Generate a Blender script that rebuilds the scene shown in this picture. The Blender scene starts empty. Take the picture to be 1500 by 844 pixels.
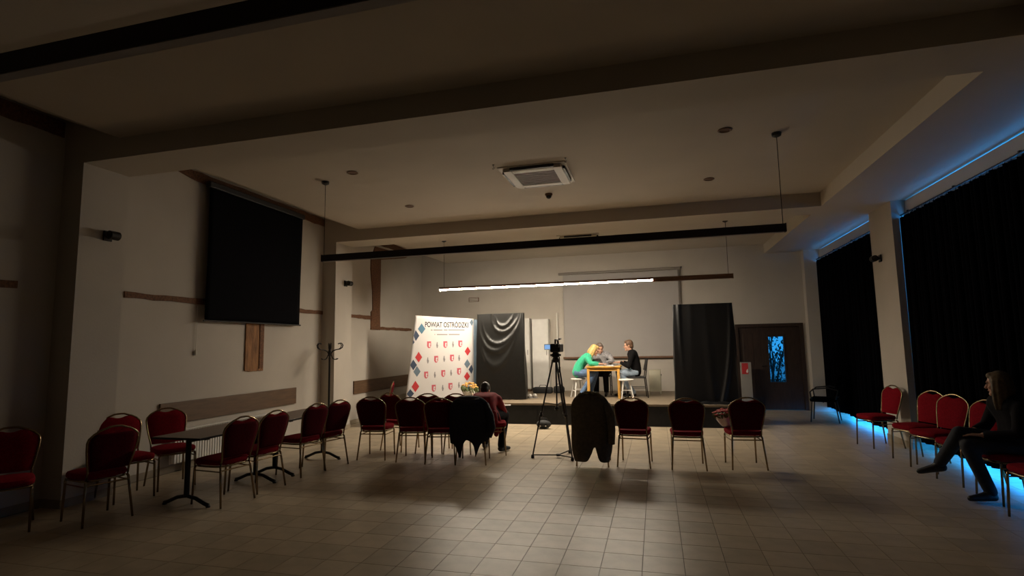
import bpy, bmesh, math, random
from mathutils import Vector, Matrix, Euler
random.seed(7)
S = bpy.context.scene
COL = S.collection
PI = math.pi

# ------------------------------------------------------------------ camera, world, exposure
YAW, PITCH, ROLL, FPX, CAMZ = 0.258759404, 0.107272, -0.0176427342, 786.78578, 1.64
fw = Vector((-math.sin(YAW)*math.cos(PITCH), math.cos(YAW)*math.cos(PITCH), math.sin(PITCH)))
rt = fw.cross(Vector((0, 0, 1))).normalized()
up = rt.cross(fw)
c_, s_ = math.cos(ROLL), math.sin(ROLL)
R_ = rt*c_ + up*s_
U_ = -rt*s_ + up*c_
cam_data = bpy.data.cameras.new('camera')
cam = bpy.data.objects.new('camera', cam_data)
COL.objects.link(cam)
cam_data.sensor_fit = 'HORIZONTAL'
cam_data.sensor_width = 36
cam_data.lens = 36*FPX/1500
cam_data.clip_start = 0.05
m = Matrix((R_, U_, -fw)).transposed().to_4x4()
m.translation = Vector((0, 0, CAMZ))
cam.matrix_world = m
S.camera = cam

W = bpy.data.worlds.new('dusk_sky')
S.world = W
W.use_nodes = True
W.node_tree.nodes['Background'].inputs[0].default_value = (0.03, 0.36, 0.85, 1)
W.node_tree.nodes['Background'].inputs[1].default_value = 1.0

S.view_settings.view_transform = 'Standard'
S.view_settings.look = 'None'
S.view_settings.gamma = 1
S.view_settings.use_curve_mapping = False
S.view_settings.exposure = 0.0
LED_STRENGTH = 222.0
WINDOW_STRENGTH = 8.0

def project(x, y, z):
    d = Vector((x, y, z - CAMZ))
    w = d.dot(fw)
    if w < 0.1:
        return None
    return 750 + FPX*d.dot(R_)/w, 422 - FPX*d.dot(U_)/w

# ------------------------------------------------------------------ materials
MATS = {}
def mat(name, col, rough=0.6, metal=0.0, vary=0.12, scale=8.0, bump=0.0, bscale=60.0, spec=0.5, coat=0.0, emit=None, stretch=None, sheen=0.0, objrand=0.0, island=0.0, coord='Object'):
    if name in MATS:
        return MATS[name]
    m = bpy.data.materials.new(name)
    m.use_nodes = True
    nt = m.node_tree
    b = nt.nodes['Principled BSDF']
    b.inputs['Roughness'].default_value = rough
    b.inputs['Metallic'].default_value = metal
    b.inputs['Specular IOR Level'].default_value = spec
    b.inputs['Coat Weight'].default_value = coat
    b.inputs['Sheen Weight'].default_value = sheen
    tc = nt.nodes.new('ShaderNodeTexCoord')
    mp = nt.nodes.new('ShaderNodeMapping')
    nt.links.new(tc.outputs[coord], mp.inputs[0])
    if stretch:
        mp.inputs['Scale'].default_value = stretch
    n = nt.nodes.new('ShaderNodeTexNoise')
    n.inputs['Scale'].default_value = scale
    n.inputs['Detail'].default_value = 5
    nt.links.new(mp.outputs[0], n.inputs[0])
    r = nt.nodes.new('ShaderNodeValToRGB')
    lo = [max(0, c*(1-vary)) for c in col]
    hi = [min(1, c*(1+vary)) for c in col]
    r.color_ramp.elements[0].color = (*lo, 1)
    r.color_ramp.elements[1].color = (*hi, 1)
    r.color_ramp.elements[0].position = 0.3
    r.color_ramp.elements[1].position = 0.7
    nt.links.new(n.outputs[0], r.inputs[0])
    out = r.outputs[0]
    if objrand or island:
        hs = nt.nodes.new('ShaderNodeHueSaturation')
        mr = nt.nodes.new('ShaderNodeMapRange')
        k = objrand or island
        mr.inputs['To Min'].default_value = 1-k
        mr.inputs['To Max'].default_value = 1+k
        if objrand:
            oi = nt.nodes.new('ShaderNodeObjectInfo')
            nt.links.new(oi.outputs['Random'], mr.inputs[0])
        else:
            ge = nt.nodes.new('ShaderNodeNewGeometry')
            nt.links.new(ge.outputs['Random Per Island'], mr.inputs[0])
        nt.links.new(mr.outputs[0], hs.inputs['Value'])
        nt.links.new(out, hs.inputs['Color'])
        out = hs.outputs[0]
    nt.links.new(out, b.inputs['Base Color'])
    if bump:
        n2 = nt.nodes.new('ShaderNodeTexNoise')
        n2.inputs['Scale'].default_value = bscale
        n2.inputs['Detail'].default_value = 4
        nt.links.new(mp.outputs[0], n2.inputs[0])
        bp = nt.nodes.new('ShaderNodeBump')
        bp.inputs['Strength'].default_value = bump
        bp.inputs['Distance'].default_value = 0.01
        nt.links.new(n2.outputs[0], bp.inputs['Height'])
        nt.links.new(bp.outputs[0], b.inputs['Normal'])
    if emit:
        b.inputs['Emission Color'].default_value = (*emit[0], 1)
        b.inputs['Emission Strength'].default_value = emit[1]
    MATS[name] = m
    return m

M_WALL = mat('plaster_cream', (0.50, 0.455, 0.395), 0.85, vary=0.05, scale=1.5, bump=0.15, bscale=40)
M_CEIL = mat('ceiling_paint', (0.52, 0.465, 0.39), 0.85, vary=0.04, scale=1.2, bump=0.1, bscale=30)
M_TILE = mat('floor_tile', (0.41, 0.335, 0.235), 0.38, spec=0.38, vary=0.12, scale=5, bump=0.05, bscale=25, objrand=0.10)
M_TILE2 = mat('floor_tile_field', (0.41, 0.335, 0.235), 0.38, spec=0.38, vary=0.12, scale=5, bump=0.05, bscale=25, island=0.10)
M_GROUT = mat('grout', (0.10, 0.085, 0.065), 0.9, vary=0.2, scale=20)
M_SKIRT = mat('skirting_tile', (0.30, 0.25, 0.18), 0.45, vary=0.12, scale=6)
M_TIMBER = mat('old_timber', (0.15, 0.065, 0.028), 0.8, vary=0.45, scale=6, stretch=(1, 6, 6), bump=0.6, bscale=20)
M_TIMBER2 = mat('raw_timber', (0.28, 0.13, 0.05), 0.8, vary=0.4, scale=5, stretch=(4, 4, 0.8), bump=0.6, bscale=20)
M_BOARD = mat('brown_board', (0.12, 0.065, 0.032), 0.5, vary=0.2, scale=4, stretch=(6, 1, 8))
M_BLACKFAB = mat('black_curtain_cloth', (0.002, 0.002, 0.003), 0.95, vary=0.2, scale=30, spec=0.02)
M_BLACKSCREEN = mat('black_blind_cloth', (0.004, 0.004, 0.0055), 0.9, vary=0.15, scale=20, spec=0.05)
M_SATIN = mat('black_satin', (0.009, 0.0085, 0.0075), 0.34, vary=0.2, scale=12, bump=0.2, bscale=12, spec=0.45)
M_PLASTICSHEET = mat('black_plastic_sheet', (0.004, 0.004, 0.0045), 0.42, vary=0.2, scale=10, bump=0.3, bscale=9)
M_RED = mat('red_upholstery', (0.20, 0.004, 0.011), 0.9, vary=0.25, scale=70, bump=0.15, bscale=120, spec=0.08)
M_REDSHADED = mat('red_upholstery_shaded', (0.075, 0.003, 0.007), 0.9, vary=0.25, scale=70, bump=0.15, bscale=120, spec=0.06)  # chair red darkened: rear shade put into the colour
M_GOLD = mat('champagne_metal', (0.30, 0.215, 0.125), 0.26, metal=0.95, vary=0.08, scale=20)
M_DARKMETAL = mat('dark_metal', (0.025, 0.022, 0.02), 0.45, metal=0.6, vary=0.15, scale=20)
M_BLACKPLASTIC = mat('black_plastic', (0.015, 0.015, 0.016), 0.5, vary=0.15, scale=20)
M_BRONZE = mat('bronze_profile', (0.16, 0.085, 0.05), 0.45, metal=0.3, vary=0.1, scale=10)
M_PENDANT = mat('black_profile', (0.02, 0.012, 0.014), 0.5, metal=0.2, vary=0.1, scale=10)
M_OPAL_OFF = mat('opal_off', (0.35, 0.33, 0.33), 0.5, vary=0.03)
M_LED = mat('opal_lit', (0.9, 0.9, 0.9), 0.5, vary=0.01, emit=((1.0, 0.87, 0.69), LED_STRENGTH))
M_WHITEPL = mat('white_plastic', (0.70, 0.67, 0.60), 0.45, vary=0.04, scale=10)
M_WHITEPAINT = mat('white_paint', (0.72, 0.70, 0.66), 0.5, vary=0.05, scale=6)
M_SCREENW = mat('projection_fabric', (0.38, 0.355, 0.335), 0.8, vary=0.02, scale=3)
M_DARKWOOD = mat('dark_door_wood', (0.035, 0.020, 0.014), 0.5, vary=0.3, scale=5, stretch=(6, 6, 1))
M_TABLETOP = mat('brown_laminate', (0.10, 0.055, 0.038), 0.35, vary=0.2, scale=5, stretch=(6, 1, 1))
M_PINE = mat('orange_pine', (0.62, 0.33, 0.07), 0.5, vary=0.15, scale=6, stretch=(1, 6, 1))
M_STAGE = mat('stage_deck', (0.20, 0.155, 0.105), 0.55, vary=0.2, scale=5, stretch=(1, 5, 1))
M_STAGEFRONT = mat('stage_skirt_black', (0.010, 0.010, 0.011), 0.85, vary=0.25, scale=10)
M_BANNER = mat('banner_fabric', (0.62, 0.595, 0.58), 0.6, vary=0.02, scale=4)
M_PRED = mat('print_red', (0.50, 0.030, 0.035), 0.6, vary=0.05)
M_PNAVY = mat('print_navy', (0.035, 0.055, 0.10), 0.6, vary=0.05)
M_PTEAL = mat('print_teal', (0.07, 0.17, 0.25), 0.6, vary=0.05)
M_PSTEEL = mat('print_steel', (0.12, 0.17, 0.22), 0.6, vary=0.05)
M_PGREY = mat('print_grey', (0.22, 0.21, 0.21), 0.6, vary=0.05)
M_PDARK = mat('print_dark', (0.015, 0.014, 0.017), 0.6, vary=0.05)
M_PPINK = mat('print_pink', (0.52, 0.10, 0.13), 0.6, vary=0.05)
M_SKIN = mat('skin', (0.55, 0.30, 0.20), 0.55, vary=0.08, scale=20)
M_GREEN = mat('green_knit', (0.03, 0.40, 0.22), 0.85, vary=0.12, scale=40, sheen=0.2)
M_BLACKKNIT = mat('black_knit', (0.007, 0.0065, 0.007), 0.95, vary=0.3, scale=40, spec=0.1)
M_GREYSTRIPE = mat('grey_check', (0.30, 0.29, 0.30), 0.85, vary=0.35, scale=35)
M_DENIM = mat('blue_denim', (0.10, 0.17, 0.30), 0.85, vary=0.25, scale=25)
M_DENIMLIGHT = mat('light_denim', (0.30, 0.38, 0.48), 0.85, vary=0.2, scale=25)
M_DARKDENIM = mat('dark_denim', (0.018, 0.022, 0.03), 0.85, vary=0.25, scale=25)
M_HAIRDKBLOND = mat('dark_blond_hair', (0.09, 0.055, 0.02), 0.6, vary=0.4, scale=40)
M_DARKCLOTH = mat('dark_trousers', (0.008, 0.007, 0.009), 0.9, vary=0.3, scale=30, spec=0.15)
M_REDJACKET = mat('red_jacket', (0.24, 0.006, 0.012), 0.85, vary=0.2, scale=20)
M_HAIRDARK = mat('dark_hair', (0.012, 0.009, 0.008), 0.5, vary=0.4, scale=40)
M_HAIRBLOND = mat('blond_hair', (0.50, 0.34, 0.12), 0.5, vary=0.3, scale=40)
M_HAIRGREY = mat('grey_hair', (0.16, 0.12, 0.10), 0.55, vary=0.3, scale=40)
M_HAIRBROWN = mat('brown_hair', (0.10, 0.05, 0.025), 0.55, vary=0.3, scale=40)
M_SHOE = mat('dark_shoe', (0.012, 0.011, 0.012), 0.5, vary=0.2)
M_SHOEW = mat('pale_shoe', (0.55, 0.52, 0.48), 0.6, vary=0.1)
M_EYE = mat('eye_dark', (0.02, 0.015, 0.012), 0.3, vary=0.1)
M_LIP = mat('lip', (0.40, 0.13, 0.10), 0.5, vary=0.1)
M_COATBROWN = mat('olive_brown_coat', (0.085, 0.068, 0.048), 0.9, vary=0.25, scale=25, bump=0.3, bscale=30)
M_FUR = mat('coat_fur_trim', (0.13, 0.095, 0.05), 0.95, vary=0.4, scale=60, bump=0.8, bscale=90)
M_COATNAVY = mat('navy_coat', (0.010, 0.011, 0.020), 0.85, vary=0.25, scale=25, bump=0.2, bscale=30)
M_PAPER = mat('white_paper', (0.75, 0.73, 0.70), 0.7, vary=0.03)
M_PETAL = mat('coral_petal', (0.55, 0.10, 0.10), 0.7, vary=0.35, scale=30, island=0.3)
M_PETALY = mat('yellow_petal', (0.75, 0.40, 0.10), 0.7, vary=0.35, scale=30, island=0.3)
M_LEAF = mat('flower_leaf', (0.10, 0.13, 0.04), 0.7, vary=0.3, scale=30)
M_OUTLEAF = mat('outdoor_leaf', (0.05, 0.07, 0.06), 0.7, vary=0.4, scale=6, island=0.5)
M_GROUND = mat('outdoor_gravel', (0.35, 0.36, 0.38), 0.9, vary=0.2, scale=3)
M_LCD = mat('camera_lcd', (0.05, 0.05, 0.06), 0.3, vary=0.05, emit=((0.30, 0.55, 0.95), 0.8))
M_WINLIT = mat('dusk_lit_pane', (0.2, 0.3, 0.5), 0.2, vary=0.02, emit=((0.02, 0.34, 1.0), WINDOW_STRENGTH))
M_BAG = mat('black_bag', (0.012, 0.012, 0.013), 0.7, vary=0.3, scale=15)
M_GLASS = bpy.data.materials.new('clear_glass')
M_GLASS.use_nodes = True
_nt = M_GLASS.node_tree
_b = _nt.nodes['Principled BSDF']
_nz = _nt.nodes.new('ShaderNodeTexNoise'); _nz.inputs['Scale'].default_value = 3
_mr = _nt.nodes.new('ShaderNodeMapRange'); _mr.inputs['To Min'].default_value = 0.0; _mr.inputs['To Max'].default_value = 0.03
_nt.links.new(_nz.outputs[0], _mr.inputs[0]); _nt.links.new(_mr.outputs[0], _b.inputs['Roughness'])
_b.inputs['Transmission Weight'].default_value = 1.0
_b.inputs['IOR'].default_value = 1.05
_b.inputs['Base Color'].default_value = (0.9, 0.95, 1, 1)

# ------------------------------------------------------------------ geometry helpers
class B:
    def __init__(s):
        s.v = []; s.f = []
    def add(s, vs, fs):
        o = len(s.v)
        s.v += [tuple(v) for v in vs]
        s.f += [tuple(i+o for i in f) for f in fs]
        return s
    def box(s, x0, x1, y0, y1, z0, z1, bev=0.0):
        if bev <= 0:
            vs = [(x, y, z) for z in (z0, z1) for y in (y0, y1) for x in (x0, x1)]
            fs = [(0, 2, 3, 1), (4, 5, 7, 6), (0, 1, 5, 4), (2, 6, 7, 3), (0, 4, 6, 2), (1, 3, 7, 5)]
            return s.add(vs, fs)
        bm = bmesh.new()
        bmesh.ops.create_cube(bm, size=1)
        for v in bm.verts:
            v.co = Vector(((x0+x1)/2 + v.co.x*(x1-x0), (y0+y1)/2 + v.co.y*(y1-y0), (z0+z1)/2 + v.co.z*(z1-z0)))
        bmesh.ops.bevel(bm, geom=bm.edges[:], offset=bev, segments=2, affect='EDGES', profile=0.5)
        bm.verts.index_update()
        s.add([v.co[:] for v in bm.verts], [[v.index for v in f.verts] for f in bm.faces])
        bm.free()
        return s
    def tube(s, pts, r, seg=8, closed=False, flat=1.0):
        pts = [Vector(p) for p in pts]
        n = len(pts)
        rs = r if isinstance(r, (list, tuple)) else [r]*n
        vs = []; prev = None
        for i, p in enumerate(pts):
            if closed:
                t = pts[(i+1) % n] - pts[i-1]
            elif i == 0:
                t = pts[1]-pts[0]
            elif i == n-1:
                t = pts[-1]-pts[-2]
            else:
                t = (pts[i+1]-p).normalized() + (p-pts[i-1]).normalized()
            t = t.normalized() if t.length > 1e-9 else Vector((0, 0, 1))
            if prev is None:
                a = t.cross(Vector((0, 0, 1)))
                if a.length < 0.1:
                    a = t.cross(Vector((0, 1, 0)))
            else:
                a = prev - t*prev.dot(t)
            a.normalize(); prev = a
            b = t.cross(a)
            for k in range(seg):
                an = 2*PI*k/seg
                vs.append(p + a*math.cos(an)*rs[i] + b*math.sin(an)*rs[i]*flat)
        fs = []
        for i in range(n if closed else n-1):
            j = (i+1) % n
            for k in range(seg):
                l = (k+1) % seg
                fs.append((i*seg+k, i*seg+l, j*seg+l, j*seg+k))
        if not closed:
            fs.append(tuple(range(seg-1, -1, -1)))
            fs.append(tuple((n-1)*seg+k for k in range(seg)))
        return s.add(vs, fs)
    def lathe(s, prof, seg=20, c=(0, 0, 0), axis='Z'):
        vs = []; fs = []
        n = len(prof)
        for r, h in prof:
            for k in range(seg):
                a = 2*PI*k/seg
                p = (max(r, 1e-4)*math.cos(a), max(r, 1e-4)*math.sin(a), h)
                if axis == 'Y': p = (p[0], p[2], p[1])
                if axis == 'X': p = (p[2], p[0], p[1])
                vs.append((p[0]+c[0], p[1]+c[1], p[2]+c[2]))
        for i in range(n-1):
            for k in range(seg):
                l = (k+1) % seg
                fs.append((i*seg+k, i*seg+l, (i+1)*seg+l, (i+1)*seg+k))
        fs.append(tuple(range(seg-1, -1, -1)))
        fs.append(tuple((n-1)*seg+k for k in range(seg)))
        return s.add(vs, fs)
    def prism(s, outline, axis, a0, a1):
        # outline: 2D points; axis 'X': (y,z), 'Y': (x,z), 'Z': (x,y)
        def p3(p, a):
            return {'X': (a, p[0], p[1]), 'Y': (p[0], a, p[1]), 'Z': (p[0], p[1], a)}[axis]
        n = len(outline)
        vs = [p3(p, a0) for p in outline] + [p3(p, a1) for p in outline]
        fs = [tuple(range(n-1, -1, -1)), tuple(range(n, 2*n))]
        fs += [(i, (i+1) % n, n+(i+1) % n, n+i) for i in range(n)]
        return s.add(vs, fs)
    def grid(s, nu, nv, f, wrap=False):
        vs = [f(i/(nu if wrap else nu-1), j/(nv-1)) for j in range(nv) for i in range(nu)]
        fs = []
        for j in range(nv-1):
            for i in range(nu if wrap else nu-1):
                k = (i+1) % nu
                fs.append((j*nu+i, j*nu+k, (j+1)*nu+k, (j+1)*nu+i))
        return s.add(vs, fs)
    def ball(s, c, r, seg=10, rings=7, rot=None):
        r = r if isinstance(r, (tuple, list)) else (r, r, r)
        vs = []; fs = []
        for j in range(rings+1):
            th = PI*j/rings
            st = max(math.sin(th), 0.02)
            for i in range(seg):
                ph = 2*PI*i/seg
                p = Vector((r[0]*st*math.cos(ph), r[1]*st*math.sin(ph), r[2]*math.cos(th)))
                if rot is not None:
                    p = rot @ p
                vs.append((p.x+c[0], p.y+c[1], p.z+c[2]))
        for j in range(rings):
            for i in range(seg):
                k = (i+1) % seg
                fs.append((j*seg+i, (j+1)*seg+i, (j+1)*seg+k, j*seg+k))
        fs.append(tuple(range(seg))); fs.append(tuple(rings*seg+i for i in range(seg-1, -1, -1)))
        return s.add(vs, fs)
    def cap(s, p0, p1, r0, r1=None, seg=10):
        r1 = r0 if r1 is None else r1
        s.tube([p0, p1], [r0, r1], seg)
        s.ball(p0, r0, seg, 6); s.ball(p1, r1, seg, 6)
        return s
    def chain(s, pr, seg=10):
        for (p0, r0), (p1, r1) in zip(pr[:-1], pr[1:]):
            s.cap(p0, p1, r0, r1, seg)
        return s
    def mesh(s, name, smooth=False):
        me = bpy.data.meshes.new(name)
        me.from_pydata(s.v, [], s.f)
        me.validate()
        bm = bmesh.new(); bm.from_mesh(me)
        bmesh.ops.recalc_face_normals(bm, faces=bm.faces[:])
        bm.to_mesh(me); bm.free()
        if smooth:
            for p in me.polygons: p.use_smooth = True
        return me
    def obj(s, name, material, parent=None, smooth=False, loc=(0, 0, 0), rotz=0.0, solid=0.0):
        me = s.mesh(name, smooth)
        me.materials.append(material)
        o = bpy.data.objects.new(name, me)
        COL.objects.link(o)
        o.parent = parent
        o.location = loc
        o.rotation_euler = (0, 0, rotz)
        if solid:
            md = o.modifiers.new('thickness', 'SOLIDIFY'); md.thickness = solid; md.offset = 0
        if smooth == 'auto':
            for p in me.polygons: p.use_smooth = True
            me.set_sharp_from_angle(angle=math.radians(40))
        return o

def tag(o, label, cat, group=None):
    o['label'] = label; o['category'] = cat
    if group: o['group'] = group
    return o
def struct(o, label=None):
    o['kind'] = 'structure'
    if label: o['label'] = label
    return o
def thing(name, label, cat, loc=(0, 0, 0), rotz=0.0, group=None):
    o = bpy.data.objects.new(name, None)
    COL.objects.link(o)
    o.empty_display_size = 0.1
    o.location = loc; o.rotation_euler = (0, 0, rotz)
    return tag(o, label, cat, group)
def dup(root, loc, rotz, label, group=None):
    r = root.copy(); COL.objects.link(r)
    r.location = loc; r.rotation_euler = (0, 0, rotz)
    r['label'] = label
    if group: r['group'] = group
    for ch in list(root.children):
        c = ch.copy(); COL.objects.link(c); c.parent = r
        for g in list(ch.children):
            d = g.copy(); COL.objects.link(d); d.parent = c
    return r
def remesh(b, name, material, parent, voxel, smooth_it=4):
    me = bpy.data.meshes.new(name + '_raw')
    me.from_pydata(b.v, [], b.f)
    o = bpy.data.objects.new(name + '_raw', me)
    COL.objects.link(o)
    md = o.modifiers.new('r', 'REMESH'); md.mode = 'VOXEL'; md.voxel_size = voxel
    if smooth_it:
        sm = o.modifiers.new('s', 'SMOOTH'); sm.iterations = smooth_it; sm.factor = 0.5
    dg = bpy.context.evaluated_depsgraph_get()
    nm = bpy.data.meshes.new_from_object(o.evaluated_get(dg))
    nm.name = name
    bpy.data.objects.remove(o); bpy.data.meshes.remove(me)
    for p in nm.polygons: p.use_smooth = True
    nm.materials.clear(); nm.materials.append(material)
    r = bpy.data.objects.new(name, nm)
    COL.objects.link(r); r.parent = parent
    return r

# ------------------------------------------------------------------ room shell
XL, XP, XC, XW = -6.5, -6.2, 3.65, 4.1      # left wall, pillar face, right column face, window wall
YB, YR = 14.3, -7.0                         # back wall, wall behind the camera
ZC, ZB = 4.03, 3.80                         # ceiling, underside of beams

floor = struct(B().box(-6.7, 4.3, YR-0.2, YB+0.2, -0.2, -0.006).obj('floor', M_GROUT), 'beige square floor tiles with dark joints')
T = 0.30
tiles = []
for i in range(-17, 20):
    for j in range(-16, 36):
        x0 = -1.67 + i*T; y0 = 3.88 + j*0.303
        x1 = x0 + T; y1 = y0 + 0.303
        xa, xb, ya, yb = max(x0, XL), min(x1, XW), max(y0, YR), min(y1, YB)
        if xb-xa < 0.04 or yb-ya < 0.04:
            continue
        if ya > 11.3 and xb < 1.4:
            continue
        full = (xb-xa > T-1e-4) and (yb-ya > 0.303-1e-4)
        area = 0
        q = [project(*p) for p in ((xa, ya, 0), (xb, ya, 0), (xb, yb, 0), (xa, yb, 0))]
        if full and all(q) and all(0 <= a[0] <= 1500 and 0 <= a[1] <= 844 for a in q):
            area = abs(sum(q[k][0]*q[(k+1) % 4][1]-q[(k+1) % 4][0]*q[k][1] for k in range(4)))/2
        tiles.append((area, xa, xb, ya, yb))
tiles.sort(key=lambda t: -t[0])
g = 0.0022
tm = B().box(-T/2+g, T/2-g, -0.1515+g, 0.1515-g, -0.008, 0.0).mesh('tile')
tm.materials.append(M_TILE)
fieldb = B()
for n, (area, xa, xb, ya, yb) in enumerate(tiles):
    if n < 300 and area > 0:
        o = bpy.data.objects.new('tile', tm)
        COL.objects.link(o); o.parent = floor
        o.location = ((xa+xb)/2, (ya+yb)/2, 0)
        o.rotation_euler = (random.uniform(-.0015, .0015), random.uniform(-.0015, .0015), 0)
    else:
        fieldb.box(xa+g, xb-g, ya+g, yb-g, -0.008, 0.0)
o = fieldb.obj('tile_field', M_TILE2, floor); o['kind'] = 'stuff'

struct(B().box(XL-0.2, XL, YR-0.2, YB+0.2, 0, 4.6).obj('wall_left', M_WALL))
struct(B().box(XL-0.2, XW+0.2, YR-0.2, YR, 0, 4.6).obj('wall_rear', M_DARKWOOD))  # out of view; coloured dark and set far back to cut bounced light
DX0, DX1, DZ = 1.90, 3.43, 2.07
struct(B().box(XL-0.2, DX0, YB, YB+0.2, 0, 4.6).box(DX1, XW+0.2, YB, YB+0.2, 0, 4.6).box(DX0, DX1, YB, YB+0.2, DZ, 4.6).obj('wall_back', M_WALL))
# right wall with two tall window openings
wins = [(5.15, 9.35), (10.55, 13.95)]
wb = B().box(XW, XW+0.2, YR-0.2, wins[0][0], 0, 4.6).box(XW, XW+0.2, wins[0][1], wins[1][0], 0, 4.6).box(XW, XW+0.2, wins[1][1], YB+0.2, 0, 4.6)
for a, b in wins:
    wb.box(XW, XW+0.2, a, b, 3.7, 4.6).box(XW, XW+0.2, a, b, -0.02, 0.0)
struct(wb.obj('wall_right', M_WALL))
struct(B().box(3.5, XW, 14.08, YB, 0, ZB).obj('wall_pilaster', M_WALL))
for n, (a, b) in enumerate(wins):
    w = struct(B().box(XW+0.06, XW+0.12, a, b, 0.0, 0.03).box(XW+0.06, XW+0.12, a, b, 3.66, 3.70)
               .box(XW+0.06, XW+0.12, a, a+0.06, 0.03, 3.66).box(XW+0.06, XW+0.12, b-0.06, b, 0.03, 3.66)
               .obj('window_%d' % (n+1), M_WHITEPAINT))
    k = 4
    for i in range(k):
        y0 = a+0.06+(b-a-0.12)*i/k; y1 = a+0.06+(b-a-0.12)*(i+1)/k
        B().box(XW+0.085, XW+0.095, y0+0.02, y1-0.02, 0.03, 3.66).obj('pane', M_WINLIT, w)
        if i:
            B().box(XW+0.065, XW+0.115, y0-0.02, y0+0.02, 0.03, 3.66).obj('mullion', M_WHITEPAINT, w)
# ceiling: recessed bays, sloping margin on the left, lowered soffit on the right
struct(B().box(-5.7, 2.68, YR-0.2, YB+0.2, ZC, ZC+0.3)
       .prism([(-5.7, ZC), (-5.7, ZC+0.6), (-6.7, ZC+0.6), (-6.7, ZC+0.36), (-6.5, ZC+0.30)], 'Y', YR-0.2, YB+0.2)
       .obj('ceiling', M_CEIL))
struct(B().box(2.68, XW+0.2, YR-0.2, YB+0.2, ZB, ZC+0.3).obj('ceiling_soffit', M_CEIL))
for y0, y1 in ((-0.55, 0.0), (4.48, 5.03), (9.5, 10.1)):
    if y0 < 0:
        continue
    struct(B().box(XL, 2.68, y0, y1, ZB, ZC+0.35).obj('ceiling_beam', M_CEIL))
    struct(B().box(XL, XP, y0, y1, 0, ZB).obj('pillar', M_WALL))
struct(B().box(XC, XW, 9.5, 10.4, 0, ZB).obj('pillar', M_WALL))
struct(B().box(XC, XW, 4.3, 5.1, 0, ZB).obj('pillar', M_WALL))
# skirting
for n, (y0, y1) in enumerate(((YR, 4.48), (5.03, 9.5), (10.1, 11.2))):
    struct(B().box(XL, XL+0.012, y0, y1, 0.0, 0.09).obj('baseboard_left', M_SKIRT))
for y0, y1 in ((4.48, 5.03), (9.5, 10.1)):
    struct(B().box(XP, XP+0.012, y0-0.012, y1+0.012, 0, 0.09).box(XL+0.012, XP, y0-0.012, y0, 0, 0.09).obj('baseboard_left', M_SKIRT))
struct(B().box(XC-0.012, XC, 9.488, 10.412, 0, 0.09).box(XC, XW, 9.488, 9.5, 0, 0.09).obj('baseboard_right', M_SKIRT))

# exposed timber in the left wall, ragged plaster edges
def ragged(y0, y1, z0, z1, n=14, j=0.012, taper=None):
    lo = []; hi = []
    for i in range(n+1):
        t = i/n; y = y0+(y1-y0)*t
        a, b = z0, z1
        if taper:
            a, b = taper(t, a, b)
        lo.append((y, a+random.uniform(-j, j))); hi.append((y, b+random.uniform(-j, j)))
    return lo + hi[::-1]
tn = [0]
def trim(outline, material=None, x=XL, d=0.022):
    tn[0] += 1
    return struct(B().prism(outline, 'X', x-0.01, x+d).obj('trim_%d' % tn[0], material or M_TIMBER))
trim(ragged(5.9, 9.5, 4.15, 4.30, 22, 0.008, lambda t, a, b: (a+max(0, .12-t)*.7, b)))
trim(ragged(5.29, 9.5, 2.335, 2.41, 30, 0.008))
trim(ragged(7.41, 7.83, 1.30, 2.2, 8, 0.010), M_TIMBER2)
trim(ragged(7.72, 7.81, 1.34, 2.15, 6, 0.008), M_TIMBER, d=0.034)
trim(ragged(10.1, 11.45, 2.32, 2.40, 10, 0.008))
trim([(11.42, 2.08), (11.86, 2.08), (11.84, 2.6), (11.86, 3.0), (11.87, 3.9), (11.4, 3.92), (11.39, 3.5), (11.44, 3.2), (11.48, 3.0), (11.50, 2.55), (11.42, 2.5)])
trim(ragged(11.84, 13.6, 2.09, 2.16, 12, 0.008))
trim([(11.45, 3.88), (11.8, 3.80), (13.2, 4.06), (13.4, 4.14), (13.2, 4.14), (11.6, 4.10)])
trim(ragged(11.6, 13.3, 4.17, 4.32, 10, 0.01))
trim(ragged(3.0, 4.1, 2.335, 2.41, 8, 0.008))
trim(ragged(0.8, 4.45, 4.12, 4.30, 22, 0.008))

# brown protection boards
tag(B().box(XL, XL+0.03, 5.88, 8.72, 0.655, 0.945, 0.004).obj('wall_board', M_BOARD), 'long brown board fixed to the wall above the radiator', 'board')
tag(B().box(XL, XL+0.03, 10.7, 13.55, 0.64, 0.925, 0.004).obj('wall_board', M_BOARD), 'long brown board on the wall beside the stage', 'board')

# radiator under the first board
rad = thing('radiator', 'white ribbed radiator low on the wall behind the long tables', 'radiator', (XL+0.022, 7.0, 0))
rb = B()
for i in range(42):
    y = -0.95 + i*0.0465
    rb.box(0.045, 0.10, y, y+0.028, 0.13, 0.55)
o = rb.obj('fins', M_WHITEPAINT, rad); o['kind'] = 'stuff'
B().box(0.03, 0.045, -0.97, 1.0, 0.12, 0.56).obj('back_plate', M_WHITEPAINT, rad)
B().box(0.025, 0.105, -0.97, 1.0, 0.56, 0.575).obj('top_grille', M_WHITEPAINT, rad)
for y in (-0.7, 0.7):
    B().box(0.0, 0.03, y-0.02, y+0.02, 0.2, 0.5).obj('bracket', M_WHITEPAINT, rad)
    B().box(0.03, 0.09, y-0.02, y+0.02, 0.0, 0.13).obj('foot', M_WHITEPAINT, rad)

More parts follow.
